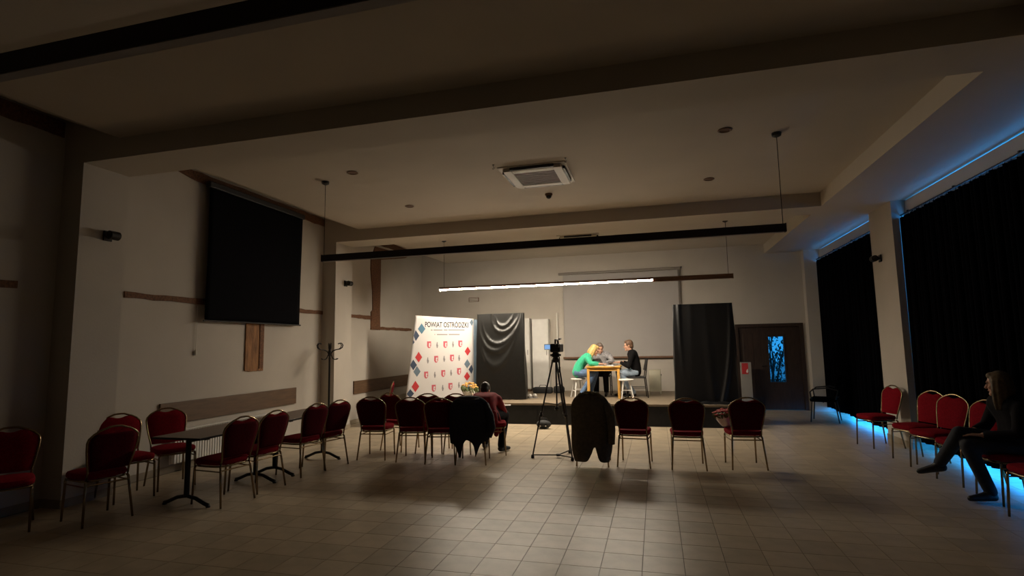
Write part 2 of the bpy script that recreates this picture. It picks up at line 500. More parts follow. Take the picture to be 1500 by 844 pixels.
# ------------------------------------------------------------------ stage
st = struct(B().box(XL+0.02, 1.55, 11.2, YB-0.002, 0.0, 0.395).obj('stage', M_STAGEFRONT), 'low stage with a dark front and wooden deck')
npl = 12
for i in range(npl):
    y0 = 11.18 + (YB-11.18)*i/npl; y1 = 11.18 + (YB-11.18)*(i+1)/npl
    B().box(XL+0.02, 1.57, y0+0.001, y1-0.001, 0.395, 0.435 + random.uniform(-.0008, .0008)).obj('deck_board', M_STAGE, st)
for i in range(8):
    x0 = XL+0.02 + 8.03*i/8
    B().box(x0+0.004, x0+8.03/8-0.004, 11.185, 11.2, 0.005, 0.39).obj('front_panel', M_STAGEFRONT, st)
SZ = 0.435

# ------------------------------------------------------------------ linear pendants
def pendant(y, z, x0, x1, lit, name_label, prof, wires):
    t = thing('linear_pendant', name_label, 'pendant lamp', ((x0+x1)/2, y, z))
    cx = (x0+x1)/2
    B().box(x0-cx, x1-cx, -0.05 if lit else -0.03, 0.05 if lit else 0.03, 0.045 if lit else 0.0, 0.09).obj('housing', prof, t)
    if lit:
        a, b = lit
        n = 3
        for i in range(n):
            xa = a+(b-a)*i/n; xb = a+(b-a)*(i+1)/n
            pr = [(0.036*math.cos(q), 0.045+0.024*math.sin(q)) for q in [PI+PI*w/12 for w in range(13)]]
            B().prism(pr, 'X', xa-cx+0.004, xb-cx-0.004).obj('lit_diffuser', M_LED, t)
        B().box(b-cx, x1-cx, -0.03, 0.03, 0.0, 0.045).obj('unlit_section', prof, t)
    else:
        B().box(x0-cx+0.02, x1-cx-0.02, -0.024, 0.024, -0.006, 0.0).obj('diffuser', M_OPAL_OFF, t)
    for x in (x0, x1):
        s = 1 if x == x1 else -1
        B().box(x-cx-(0.004 if s > 0 else 0.008), x-cx+(0.008 if s > 0 else 0.004), -0.033, 0.033, -0.004, 0.094).obj('end_cap', prof, t)
    for x in wires:
        B().tube([(x-cx, 0, 0.09), (x-cx, 0, ZC-z-0.03)], 0.004, 6).obj('wire', M_DARKMETAL, t)
        B().lathe([(0.02, ZC-z-0.05), (0.05, ZC-z-0.035), (0.055, ZC-z)], 14, (x-cx, 0, 0)).obj('ceiling_cup', M_BLACKPLASTIC, t)
    return t
pendant(11.1, 2.87, -4.60, 1.50, (-4.60, 0.0), 'long bar lamp over the stage edge, mostly lit white', M_BRONZE, (-4.5, 1.42))
pendant(6.57, 2.87, -4.50, 1.47, None, 'long unlit dark bar lamp hung below the ceiling cassette', M_PENDANT, (-4.48, 1.45))
pendant(1.62, 2.87, -4.50, 1.47, None, 'long unlit dark bar lamp hung before the front beam', M_PENDANT, (-4.48, 1.45))

# ------------------------------------------------------------------ ceiling fittings
ac = thing('ceiling_cassette', 'square white air conditioning cassette between beam and dark bar lamp', 'air conditioner', (-1.5, 7.2, ZC), 0, 'ceiling cassettes')
M_ACWHITE = mat('cassette_plastic', (0.46, 0.41, 0.33), 0.5, vary=0.05)
B().box(-0.46, 0.46, -0.46, 0.46, -0.012, 0.0).obj('ceiling_plate', M_ACWHITE, ac)
fb = B()
for sx in (-1, 1):
    fb.box(sx*0.34-0.06, sx*0.34+0.06, -0.40, 0.40, -0.055, -0.012, 0.01)
    fb.box(-0.28, 0.28, sx*0.34-0.06, sx*0.34+0.06, -0.055, -0.012, 0.01)
fr = fb.obj('panel_frame', M_ACWHITE, ac)
B().box(-0.28, 0.28, -0.28, 0.28, -0.03, -0.012).obj('intake_backing', M_BLACKPLASTIC, ac)
for i in range(11):
    y = -0.25+i*0.05
    B().box(-0.28, 0.28, y-0.008, y+0.008, -0.048, -0.03).obj('grille_slat', M_BRONZE, ac)
for sx in (-1, 1):
    B().box(sx*0.40, sx*0.43, -0.30, 0.30, -0.05, -0.012).obj('outlet', M_BLACKPLASTIC, ac)
    B().box(-0.30, 0.30, min(sx*0.40, sx*0.43), max(sx*0.40, sx*0.43), -0.05, -0.012).obj('outlet', M_BLACKPLASTIC, ac)
dup(ac, (-1.55, 11.95, ZC), 0, 'square white air conditioning cassette above the stage, mostly hidden by bar lamp')

det = thing('dome_camera', 'small dark dome fitting on the ceiling beside the cassette', 'ceiling fitting', (-1.54, 8.2, ZC))
B().lathe([(0.06, 0), (0.06, -0.02), (0.052, -0.035)], 18).obj('mount_ring', M_BRONZE, det)
B().lathe([(0.045, -0.035), (0.04, -0.06), (0.02, -0.078), (0.0, -0.082)], 18).obj('dome', M_BLACKPLASTIC, det, smooth=True)
dl = thing('downlight', 'small unlit recessed ceiling downlight', 'downlight', (-3.9, 6.33, ZC), 0, 'unlit recessed downlights')
B().lathe([(0.075, 0.0), (0.078, -0.008), (0.06, -0.012), (0.055, -0.004)], 20).obj('ring', M_BRONZE, dl)
B().lathe([(0.05, -0.002), (0.03, -0.003), (0.0, -0.003)], 16).obj('lens', M_BLACKPLASTIC, dl)
dlab = ['unlit recessed downlight in the ceiling corner by the black wall screen',
        'unlit recessed downlight in the ceiling between the wall screen and stage beam',
        'unlit recessed downlight in the ceiling beside a hanging wire cup',
        'unlit recessed downlight in the ceiling near stage beam and curtain-side soffit']
dl['label'] = dlab[0]
for p, l in zip(((-3.94, 8.18), (0.86, 6.29), (0.86, 8.18)), dlab[1:]):
    dup(dl, (p[0], p[1], ZC), 0, l)
for p, l in (((-1.98, 6.62), 'tiny dark hook in the ceiling at a cassette corner'), ((-1.02, 6.65), 'tiny dark hook in the ceiling on the cassette curtain side')):
    h = thing('ceiling_hook', l, 'hook', (p[0], p[1], ZC), 0, 'ceiling hooks')
    B().lathe([(0.014, 0), (0.014, -0.006)], 10).obj('plate', M_DARKMETAL, h)
    B().tube([(0, 0, -0.004), (0, 0, -0.03)] + [(0.014*math.sin(a), 0, -0.044+0.014*math.cos(a)) for a in [0.3*k for k in range(1, 16)]], 0.0035, 6).obj('loop', M_DARKMETAL, h)

# wall lamps on the pillars
def sconce(loc, rotz, label):
    t = thing('wall_lamp', label, 'wall lamp', loc, rotz, 'dark wall lamps on pillars')
    B().box(0.0, 0.02, -0.05, 0.05, -0.06, 0.06, 0.004).obj('wall_plate', M_DARKMETAL, t)
    B().tube([(0.02, 0, 0), (0.07, 0, 0)], 0.014, 8).obj('arm', M_DARKMETAL, t)
    B().lathe([(0.0, -0.06), (0.045, -0.06), (0.052, -0.055), (0.052, 0.055), (0.045, 0.06), (0.0, 0.06)], 18, (0.10, 0, 0), 'Y').obj('lamp_body', M_DARKMETAL, t, smooth='auto')
    return t
sconce((XP, 4.80, 3.01), 0, 'dark wall lamp on the wide pillar near the black wall screen')
sconce((XP, 9.86, 2.99), 0, 'dark wall lamp on the narrow pillar above the coat rack')
sconce((XC, 10.05, 2.97), PI, 'dark wall lamp on the column between black curtains')

# ------------------------------------------------------------------ black wall screen on the left
bs = thing('blackout_screen', 'large black hanging screen on the cream wall', 'screen', (XL, 7.57, 0))
B().grid(24, 24, lambda u, v: (0.10+0.012*math.sin(v*3.0+u*2), -1.10+2.20*u, 4.14-2.05*v)).obj('screen_cloth', M_BLACKSCREEN, bs, smooth=True, solid=0.004)
B().tube([(0.10, -1.12, 2.09), (0.10, 1.12, 2.09)], 0.013, 8).obj('bottom_bar', M_BLACKPLASTIC, bs)
B().box(0.05, 0.14, -1.13, 1.13, 4.10, 4.19, 0.01).obj('roller_case', M_BLACKPLASTIC, bs)
for y in (-0.9, 0.9):
    B().box(0.022, 0.06, y-0.03, y+0.03, 4.12, 4.18).obj('bracket', M_BLACKPLASTIC, bs)
cd = thing('pull_cord', 'thin pull cord hanging on the wall beside black screen', 'cord', (XL, 6.42, 0))
B().tube([(0.02, 0, 2.3), (0.02, 0, 1.95), (0.02, 0, 1.66)], 0.0035, 6).obj('string', M_WHITEPL, cd)
B().lathe([(0.006, 1.67), (0.016, 1.64), (0.016, 1.60), (0.006, 1.58)], 10, (0.02, 0, 0)).obj('cord_knob', M_WHITEPL, cd)

# ------------------------------------------------------------------ curtains
def curtain(y0, y1, label):
    t = thing('blackout_curtain', label, 'curtain', (3.77, (y0+y1)/2, 0), 0)
    h = (y1-y0)/2
    n = max(3, int((y1-y0)/0.11))
    def f(u, v):
        y = -h+2*h*u
        ph = u*n*2*PI
        x = 0.045*math.sin(ph) + 0.02*math.sin(ph*0.37+1.0)
        sc = 0.022*abs(math.sin(ph/4))
        zt = 3.53 - sc
        return (x*(0.6+0.4*v), y+0.02*math.cos(ph), zt+(0.12+0.012*math.sin(u*23)-zt)*v)
    B().grid(n*10, 14, f).obj('cloth', M_BLACKFAB, t, smooth=True, solid=0.004)
    B().tube([(0, -h-0.02, 3.555), (0, h+0.02, 3.555)], 0.012, 8).obj('rail', M_DARKMETAL, t)
    hb = B()
    for k in range(n+1):
        y = -h+2*h*k/n
        hb.tube([(0, y, 3.57), (0.006, y, 3.545), (0, y, 3.52)], 0.004, 5)
    o = hb.obj('hooks', M_DARKMETAL, t); o['kind'] = 'stuff'
    for k in range(4):
        y = -h*0.9+1.8*h*k/3
        B().box(-0.01, 3.84-3.77, y-0.012, y+0.012, 3.562, 3.582).obj('rail_bracket', M_DARKMETAL, t)
    return t
curtain(5.12, 9.47, 'wide black floor length curtain behind the row of red chairs')
curtain(10.42, 14.05, 'black floor length curtain between column and the door wall')

for y0, y1 in ((5.1, 9.5), (10.4, 14.08)):
    struct(B().box(3.84, 3.87, y0, y1, 3.52, 3.782).obj('pelmet', M_WALL))
# ------------------------------------------------------------------ door in the back wall
dr = struct(B().box(DX0, DX0+0.07, YB-0.03, YB+0.12, 0, DZ).box(DX1-0.07, DX1, YB-0.03, YB+0.12, 0, DZ).box(DX0+0.07, DX1-0.07, YB-0.03, YB+0.12, DZ-0.08, DZ).obj('door_1', M_DARKWOOD), 'dark wooden double door with a narrow glazed slot')
def leaf(x0, x1, pane):
    b = B(); y0, y1 = YB+0.02, YB+0.07
    if pane:
        pa, pb, pz0, pz1 = pane
        b.box(x0, pa, y0, y1, 0.01, DZ-0.08).box(pb, x1, y0, y1, 0.01, DZ-0.08).box(pa, pb, y0, y1, 0.01, pz0).box(pa, pb, y0, y1, pz1, DZ-0.08)
    else:
        b.box(x0, x1, y0, y1, 0.01, DZ-0.08)
    l = b.obj('door_leaf', M_DARKWOOD, dr)
    if pane:
        B().box(pa, pb, y0+0.02, y0+0.026, pz0, pz1).obj('glass_pane', M_GLASS, l)
        for (xa, xb, za, zb) in ((pa-0.03, pa, pz0-0.03, pz1+0.03), (pb, pb+0.03, pz0-0.03, pz1+0.03), (pa, pb, pz0-0.03, pz0), (pa, pb, pz1, pz1+0.03)):
            B().box(xa, xb, y0-0.012, y0, za, zb).obj('glazing_bead', M_DARKWOOD, l)
        B().tube([(x0+0.06, y0, 1.05), (x0+0.06, y0-0.05, 1.05), (x0+0.17, y0-0.05, 1.05)], 0.009, 8).obj('handle', M_DARKMETAL, l)
    else:
        for za, zb in ((0.15, 0.85), (1.0, 1.85)):
            B().box(x0+0.1, x1-0.1, y0-0.01, y0, za, zb, 0.004).obj('panel', M_DARKWOOD, l)
leaf(DX0+0.07, 2.40, None)
leaf(2.40, DX1-0.07, (2.64, 2.98, 0.66, 1.75))
# outside seen through the glass
struct(B().box(-4, 10, YB+0.3, 60, -0.15, -0.05).obj('ground_outside', M_GROUND))
tr = thing('leafy_shrub', 'blue lit leafy shrub seen through the door glass', 'shrub', (3.1, 16.6, -0.05))
bb = B()
for k in range(7):
    a = random.uniform(-0.5, 0.5); b_ = random.uniform(-0.2, 0.2)
    pts = [(random.uniform(-.1, .1), 0, 0)]
    for q in range(1, 7):
        pts.append((a*q*0.3+random.uniform(-.06, .06), b_*q*0.3+random.uniform(-.06, .06), 0.38*q))
    bb.tube(pts, [0.03-0.004*q for q in range(7)], 6)
bb.obj('branches', M_DARKWOOD, tr)
lb = B()
for k in range(2600):
    x = random.uniform(-0.9, 0.9); y = random.uniform(-0.4, 0.5); z = random.uniform(0.15, 2.6)
    if random.random() < 0.42 * (1.0 if 0.9 < z < 1.4 else 1.7) - 0.35:
        continue
    s = random.uniform(0.03, 0.075)
    R = Euler((random.uniform(0, 6), random.uniform(0, 6), random.uniform(0, 6))).to_matrix()
    vs = [R @ Vector(p)*s + Vector((x, y, z)) for p in ((-1, 0, 0), (0, -.45, .06), (1, 0, 0), (0, .45, .06), (0, 0, -.1))]
    lb.add(vs, [(0, 1, 4), (1, 2, 4), (2, 3, 4), (3, 0, 4), (0, 3, 2, 1)])
o = lb.obj('foliage', M_OUTLEAF, tr); o['kind'] = 'stuff'

# light panel with a red notice, standing by the door
M_PANELGREY = mat('panel_grey', (0.30, 0.28, 0.25), 0.6, vary=0.06)
M_HEATER = mat('heater_cream', (0.50, 0.47, 0.36), 0.5, vary=0.05)
pn = thing('notice_panel', 'pale upright panel with a red notice beside the dark door', 'panel', (2.05, 14.0, 0), 0)
B().box(-0.12, 0.12, -0.03, 0.03, 0.06, 1.15, 0.006).obj('panel_board', M_PANELGREY, pn)
B().box(-0.11, 0.11, -0.12, 0.12, 0.0, 0.06, 0.01).obj('base', M_PANELGREY, pn)
B().box(-0.09, 0.05, -0.036, -0.03, 0.87, 1.13).obj('notice', M_PRED, pn)
B().prism([(0.02, 0.89), (0.045, 0.93), (0.04, 1.0), (0.015, 0.97), (0.0, 0.93)], 'Y', -0.04, -0.036).obj('notice_emblem', M_PAPER, pn)

# ------------------------------------------------------------------ projection screen, wall cabinets on the back wall
M_CASE = mat('screen_case_grey', (0.25, 0.22, 0.19), 0.6, vary=0.05)
ps = thing('projection_screen', 'large white projection screen hanging on the stage back wall', 'screen', (-0.85, YB-0.003, 0))
B().box(-1.62, 1.54, -0.09, -0.01, 3.51, 3.57, 0.012).obj('screen_case', M_CASE, ps)
M_BORDER = mat('screen_border', (0.16, 0.14, 0.12), 0.7, vary=0.05)
for x in (1.46,):
    B().box(x, x+0.05, -0.063, -0.055, 1.32, 3.50).obj('sheet_border', M_BORDER, ps)
B().box(-1.50, 1.46, -0.062, -0.056, 1.32, 3.50).obj('screen_sheet', M_SCREENW, ps)
B().box(-1.54, 1.50, -0.08, -0.04, 1.27, 1.32, 0.006).obj('bottom_bar', M_BRONZE, ps)
for x in (-1.3, 1.2):
    B().box(x-0.03, x+0.03, -0.02, 0.0, 3.47, 3.55).obj('bracket', M_WHITEPAINT, ps)
def cabinet(x, w, h, label):
    t = thing('white_cabinet', label, 'cabinet', (x, YB-0.16, SZ))
    B().box(-w/2, w/2, -0.13, 0.15, 0.06, h, 0.004).obj('body', M_WHITEPAINT, t)
    B().box(-w/2+0.02, w/2-0.02, -0.11, 0.14, 0.0, 0.06).obj('plinth', M_BRONZE, t)
    d = B().box(-w/2+0.015, w/2-0.015, -0.15, -0.13, 0.08, h-0.02, 0.004).obj('door', M_WHITEPAINT, t)
    B().tube([(w/2-0.05, -0.15, h*0.5), (w/2-0.05, -0.175, h*0.5), (w/2-0.05, -0.175, h*0.5+0.12), (w/2-0.05, -0.15, h*0.5+0.12)], 0.005, 6).obj('handle', M_DARKMETAL, d)
cabinet(-3.40, 0.30, 1.93, 'tall narrow white cabinet half behind the satin draped board')
cabinet(-2.96, 0.44, 1.90, 'tall wider white cabinet on the stage behind the tripod')
pp = thing('heating_pipe', 'pale vertical pipe on the wall beside projection screen', 'pipe', (-2.54, YB-0.05, SZ))
B().tube([(0, 0, 0.0), (0, 0, 2.0), (0, 0.03, 2.06)], 0.022, 10).obj('pipe_run', M_WHITEPL, pp, smooth='auto')
B().box(-0.03, 0.03, 0.0, 0.05, 1.2, 1.24).obj('pipe_clip', M_WHITEPL, pp)
vt = thing('air_vent', 'small grey vent high on the stage back wall', 'vent', (-4.9, YB, 2.95))
B().box(-0.15, 0.15, -0.02, 0, -0.06, 0.06, 0.004).obj('frame', M_BRONZE, vt)
for k in range(4):
    B().box(-0.13, 0.13, -0.03, -0.02, -0.045+k*0.025, -0.033+k*0.025).obj('slat', M_WHITEPL, vt)

# ------------------------------------------------------------------ banquet chairs
def hw(z):
    pts = [(0.50, 0.175), (0.60, 0.195), (0.72, 0.215), (0.78, 0.220), (0.82, 0.212), (0.86, 0.175), (0.89, 0.125), (0.905, 0.085), (0.915, 0.05)]
    for (a, b), (c, d) in zip(pts[:-1], pts[1:]):
        if z <= c:
            return b+(d-b)*max(0, (z-a))/(c-a)
    return pts[-1][1]
def by(z):
    return -0.185-(z-0.45)*0.22
def make_chair(label, cat='chair'):
    t = thing('banquet_chair', label, cat, (0, 0, 0), 0, 'red banquet chairs')
    # seat cushion
    def seat(u, v):
        pass
    bm = bmesh.new()
    n = 10
    sb = B()
    prof = [(0.88, 0.0), (0.97, 0.006), (1.0, 0.02), (1.0, 0.042), (0.96, 0.058), (0.80, 0.068), (0.45, 0.074), (0.02, 0.076)]
    ring = []
    for k in range(28):
        a = 2*PI*k/28
        ca, sa = math.cos(a), math.sin(a)
        e = 0.45
        x = 0.212*(abs(ca)**e)*(1 if ca >= 0 else -1)
        y = 0.215*(abs(sa)**e)*(1 if sa >= 0 else -1)
        x *= 1.0 + 0.05*(y/0.215)
        ring.append((x, y))
    vs = []; fs = []
    for s, h in prof:
        for (x, y) in ring:
            vs.append((x*s, y*s+0.015, 0.42+h))
    for i in range(len(prof)-1):
        for k in range(28):
            l = (k+1) % 28
            fs.append((i*28+k, i*28+l, (i+1)*28+l, (i+1)*28+k))
    fs.append(tuple(range(27, -1, -1))); fs.append(tuple((len(prof)-1)*28+k for k in range(28)))
    sb.add(vs, fs)
    bm.free()
    sb.obj('seat', M_RED, t, smooth='auto')
    # seat frame
    B().tube([(x*0.93, y*0.93+0.015, 0.41) for x, y in ring], 0.011, 6, closed=True).obj('seat_frame', M_GOLD, t, smooth=True)
    # back pad
    zs = [0.50+0.02*i for i in range(18)] + [0.868, 0.882, 0.89]
    def pad_top(x):
        return 0.0
    nu = 13
    pv = []; pf = []
    for side in (1, -1):
        for z in zs:
            w = hw(z)-0.006
            for i in range(nu):
                q = -1+2*i/(nu-1)
                x = w*q
                th = 0.006 + 0.022*(1-q**4)*(1-max(0, (z-0.84)/0.06)**2 if z > 0.84 else 1)*(1-((0.56-z)/0.08)**2*0.5 if z < 0.56 else 1)
                zz = z
                if z > 0.862:
                    zz = z - max(0, 0.018*(1-(x/0.07)**2)) * ((z-0.862)/0.028)
                pv.append((x, by(zz)+side*th, zz))
    m_ = len(zs)*nu
    for sd in range(2):
        for j in range(len(zs)-1):
            for i in range(nu-1):
                a = sd*m_+j*nu+i
                pf.append((a, a+1, a+nu+1, a+nu))
    for j in range(len(zs)-1):
        for i in (0, nu-1):
            a = j*nu+i
            pf.append((a, a+nu, m_+a+nu, m_+a))
    for i in range(nu-1):
        pf.append((i, i+1, m_+i+1, m_+i))
        a = (len(zs)-1)*nu+i
        pf.append((a, a+1, m_+a+1, m_+a))
    bk = B().add(pv, pf).obj('backrest', M_RED, t, smooth='auto')
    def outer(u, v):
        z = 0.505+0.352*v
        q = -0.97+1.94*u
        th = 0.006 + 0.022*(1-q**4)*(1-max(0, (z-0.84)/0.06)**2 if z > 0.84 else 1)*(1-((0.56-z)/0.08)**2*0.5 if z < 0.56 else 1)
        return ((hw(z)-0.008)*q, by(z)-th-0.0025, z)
    B().grid(13, 20, outer).obj('rear_shade_layer', M_REDSHADED, bk, smooth=True, solid=0.003)  # added layer that paints shade on the rear of the backrest
    # frame round the back
    zz = [0.43, 0.50, 0.60, 0.70, 0.78, 0.82, 0.86, 0.89, 0.908, 0.918]
    fp = [(hw(z)+0.004, by(z), z) for z in zz]
    path = fp + [(0.02, by(0.921), 0.921), (-0.02, by(0.921), 0.921)] + [(-x, y, z) for x, y, z in fp[::-1]]
    B().tube(path, 0.0105, 7).obj('back_frame', M_GOLD, t, smooth=True)
    for s in (-1, 1):
        B().tube([(s*0.178, -0.17, 0.42), (s*0.185, -0.185, 0.40), (s*0.215, -0.245, 0.0)], [0.0125, 0.0125, 0.0105], 7).obj('leg', M_GOLD, t, smooth=True)
        B().tube([(s*0.19, 0.19, 0.41), (s*0.195, 0.195, 0.38), (s*0.20, 0.215, 0.0)], [0.0125, 0.0125, 0.0105], 7).obj('leg', M_GOLD, t, smooth=True)
        B().tube([(s*0.188, -0.195, 0.36), (s*0.197, 0.195, 0.36)], 0.007, 6).obj('side_stretcher', M_GOLD, t)
    B().tube([(-0.188, -0.192, 0.37), (0.188, -0.192, 0.37)], 0.008, 6).obj('stretcher', M_GOLD, t)
    return t
D = math.radians
chairs = [
 # row on the right of the aisle
 (-0.34, 7.75, -4, 'red banquet chair directly beside the brown coat chair, back to the hall'),
 (0.345, 7.72, 0, 'red banquet chair next to the bouquet chair, two seats from the brown coat'),
 (1.07, 7.87, 6, 'red banquet chair holding a flower bouquet on its seat'),
 (-0.90, 7.72, 0, 'red banquet chair almost hidden under the long brown coat'),
 # rows on the left of the aisle
 (-4.16, 7.55, 8, 'red banquet chair at the wall end of the rear row facing the banner'),
 (-3.52, 7.52, 10, 'red banquet chair second from the wall end of the rear row'),
 (-3.06, 7.48, 12, 'red banquet chair beside the navy coat chair in the rear row'),
 (-2.60, 7.50, 9, 'red banquet chair under the dark navy coat'),
 (-4.10, 8.22, -14, 'red banquet chair at the wall end of the front row before the banner'),
 (-3.50, 8.15, 6, 'red banquet chair in the middle of the front row before the banner'),
 (-3.04, 8.17, 6, 'red banquet chair next to the seated person in red'),
 (-2.52, 8.12, -72, 'red banquet chair that the person in red sits on'),
 (-5.80, 10.62, 112, 'red banquet chair standing alone by the wall board beside the banner'),
 # around the long tables
 (-4.68, 5.08, 82, 'red banquet chair at the long table, nearest to its free end, facing the wall'),
 (-4.70, 5.62, 84, 'red banquet chair at the long table, second from its free end, facing the wall'),
 (-4.68, 6.42, 80, 'red banquet chair at the long table, second from the coat rack, facing the wall'),
 (-4.62, 6.88, 76, 'red banquet chair at the long table, closest to the coat rack'),
 (-5.86, 5.52, -116, 'red banquet chair on the wall side of the long table below the wall board'),
 (-5.90, 4.97, -108, 'red banquet chair between the wide pillar and the long table'),
 (-5.47, 4.30, 76, 'red banquet chair turned to the wall beside the free end of the long table'),
 (-5.99, 3.82, -125, 'red banquet chair standing alone in the dark before the wide pillar'),
 # curtain side
 (3.26, 9.66, 104, 'red banquet chair standing alone at the foot of the column'),
 (3.37, 8.62, 110, 'red banquet chair by the curtain, closest to the column chair'),
 (3.37, 8.08, 110, 'red banquet chair by the curtain, between an empty chair and the seated woman'),
 (3.37, 7.42, 102, 'red banquet chair by the curtain, partly hidden behind the seated woman'),
 (3.40, 6.68, 94, 'red banquet chair that the woman in dark clothes sits on'),
 (3.30, 5.95, 96, 'red banquet chair by the curtain at the edge, beyond the seated woman'),
]
proto = None
for (x, y, a, l) in chairs:
    if proto is None:
        proto = make_chair(l)
        proto.location = (x, y, 0); proto.rotation_euler = (0, 0, D(a))
    else:
        dup(proto, (x, y, 0), D(a), l)

# ------------------------------------------------------------------ long tables on the left
def long_table(y0, y1, label):
    t = thing('folding_table', label, 'table', (-4.93, (y0+y1)/2, 0), 0, 'long brown tables')
    h = (y1-y0)/2
    B().box(-0.31, 0.31, -h, h, 0.715, 0.74, 0.004).obj('table_top', M_TABLETOP, t)
    B().box(-0.315, 0.315, -h-0.003, h+0.003, 0.718, 0.737).obj('edge_band', M_DARKMETAL, t)
    for s in (-1, 1):
        y = s*(h-0.17)
        l = B().tube([(0, y, 0.09), (0, y, 0.70)], 0.028, 12).obj('leg', M_DARKMETAL, t, smooth='auto')
        B().tube([(-0.29, y, 0.022), (-0.24, y, 0.035), (-0.12, y, 0.085), (0, y, 0.105), (0.12, y, 0.085), (0.24, y, 0.035), (0.29, y, 0.022)], 0.02, 8, flat=1.0).obj('arched_foot', M_DARKMETAL, t, smooth=True)
        for q in (-1, 1):
            B().lathe([(0.022, 0.0), (0.024, 0.012), (0.016, 0.024)], 10, (q*0.285, y, 0)).obj('foot_pad', M_BLACKPLASTIC, t)
        B().box(-0.25, 0.25, y-0.025, y+0.025, 0.695, 0.716).obj('top_bracket', M_DARKMETAL, t)
    B().box(-0.015, 0.015, -h+0.17, h-0.17, 0.66, 0.69).obj('rail', M_DARKMETAL, t)
long_table(4.68, 6.05, 'long brown table with arched feet, its end free toward the hall')
long_table(6.06, 7.46, 'long brown table with arched feet, its end toward the coat rack')

# ------------------------------------------------------------------ coat rack
cr = thing('coat_rack', 'dark bentwood style coat rack before the narrow pillar', 'coat rack', (-6.07, 9.15, 0))
B().lathe([(0.16, 0.0), (0.16, 0.015), (0.05, 0.04), (0.024, 0.06)], 24).obj('base', M_DARKMETAL, cr)
B().tube([(0, 0, 0.05), (0, 0, 1.68)], 0.019, 12).obj('pole', M_DARKMETAL, cr, smooth='auto')
B().lathe([(0.019, 1.50), (0.03, 1.53), (0.03, 1.60), (0.019, 1.63)], 14).obj('hub', M_DARKMETAL, cr, smooth='auto')
B().lathe([(0.019, 1.68), (0.028, 1.70), (0.02, 1.725), (0.004, 1.735)], 14).obj('finial', M_DARKMETAL, cr, smooth='auto')
for k in range(6):
    a = k*PI/3 + 0.15
    ca, sa = math.cos(a), math.sin(a)
    up_ = [(0.02, 1.54), (0.06, 1.60), (0.13, 1.625), (0.20, 1.635), (0.25, 1.665), (0.262, 1.71), (0.24, 1.745), (0.205, 1.75), (0.185, 1.735)]
    B().tube([(r*ca, r*sa, z) for r, z in up_], 0.0095, 7).obj('hat_hook', M_DARKMETAL, cr, smooth=True)
    dn = [(0.02, 1.56), (0.045, 1.50), (0.07, 1.455), (0.11, 1.44), (0.15, 1.445), (0.17, 1.46)]
    B().tube([(r*ca, r*sa, z) for r, z in dn], 0.008, 7).obj('coat_hook', M_DARKMETAL, cr, smooth=True)

# ------------------------------------------------------------------ exhibition banner
bn = thing('banner_wall', 'white exhibition banner printed with diamonds, shields and a county name', 'banner', (0, 0, 0))
def ban(u, d, off=0.0):
    # u 0..1 across, d metres down from the top edge
    tl, tr_ = Vector((-5.27, 11.25, 2.365)), Vector((-4.17, 12.1, 2.295))
    p = tl.lerp(tr_, u)
    p.z -= d
    k = d/1.92
    p.x += -0.22*k*(1-u) - 0.02*k*u
    p.y += -0.05*k*(1-u)
    nrm = Vector((0.61, -0.79, 0)).normalized()
    p += nrm*(off - 0.05*math.sin(u*PI) + 0.03)
    return p
def bgrid(u, v):
    H_ = 1.925*(1-u)+1.855*u
    r = 0.05
    uu = u
    d = v*H_
    return ban(uu, d)
B().grid(30, 30, bgrid).obj('fabric', M_BANNER, bn, smooth=True, solid=0.012)
# side returns and frame
B().grid(4, 12, lambda u, v: ban(1.0, 0.02+v*1.82) + Vector((0.10, 0.06, 0))*u).obj('side_return', M_PSTEEL, bn, smooth=True, solid=0.01)
for u in (0.1, 0.9):
    p0 = ban(u, 0.1, -0.06); p1 = ban(u, 1.80, -0.06)
    B().tube([p0, p1, (p1.x-0.02, p1.y+0.1, SZ+0.012)], 0.012, 8).obj('frame_tube', M_DARKMETAL, bn)
    q0 = ban(u, 1.2, -0.03)
for dd in (0.3, 1.0, 1.7):
    B().tube([ban(0.1, dd, -0.06), ban(0.5, dd, -0.05), ban(0.9, dd, -0.06)], 0.009, 6).obj('frame_bar', M_DARKMETAL, bn)
def uvc(x, y):
    xl = 105-(y-65)*(75/635); xr = 590+(y-90)*0.016
    u = (x-xl)/(xr-xl)
    return u, max(0.0, (y-(65+25*u))/377.0)
def poly(name, pts, material, off=0.0075):
    vs = [ban(*uvc(*p), off) for p in pts]
    vb = [ban(*uvc(*p), off-0.001) for p in pts]
    n = len(pts)
    B().add(vs+vb, [tuple(range(n)), tuple(range(2*n-1, n-1, -1))]+[(i, (i+1) % n, n+(i+1) % n, n+i) for i in range(n)]).obj(name, material, bn)
def clampx(x, y):
    xl = 105-(y-65)*(75/635)+4; xr = 590+(y-90)*0.016-4
    return (min(max(x, xl), xr), y)
for (x, y, w, h, mt) in ((155, 178, 62, 92, M_PTEAL), (106, 236, 60, 94, M_PNAVY), (82, 292, 30, 40, M_PNAVY), (130, 420, 60, 92, M_PRED), (85, 485, 62, 92, M_PNAVY), (116, 541, 60, 92, M_PSTEEL),
                         (103, 667, 64, 96, M_PRED), (543, 377, 50, 80, M_PRED), (541, 488, 52, 82, M_PSTEEL), (578, 536, 50, 80, M_PNAVY), (541, 597, 52, 80, M_PRED), (576, 122, 40, 70, M_PSTEEL),
                         (60, 725, 64, 76, M_PNAVY), (541, 700, 52, 80, M_PTEAL)):
    pts = [clampx(x, y-h/2), clampx(x+w/2, y+h*0.02), clampx(x, y+h/2), clampx(x-w/2, y+h*0.02)]
    poly('diamond_print', pts, mt)
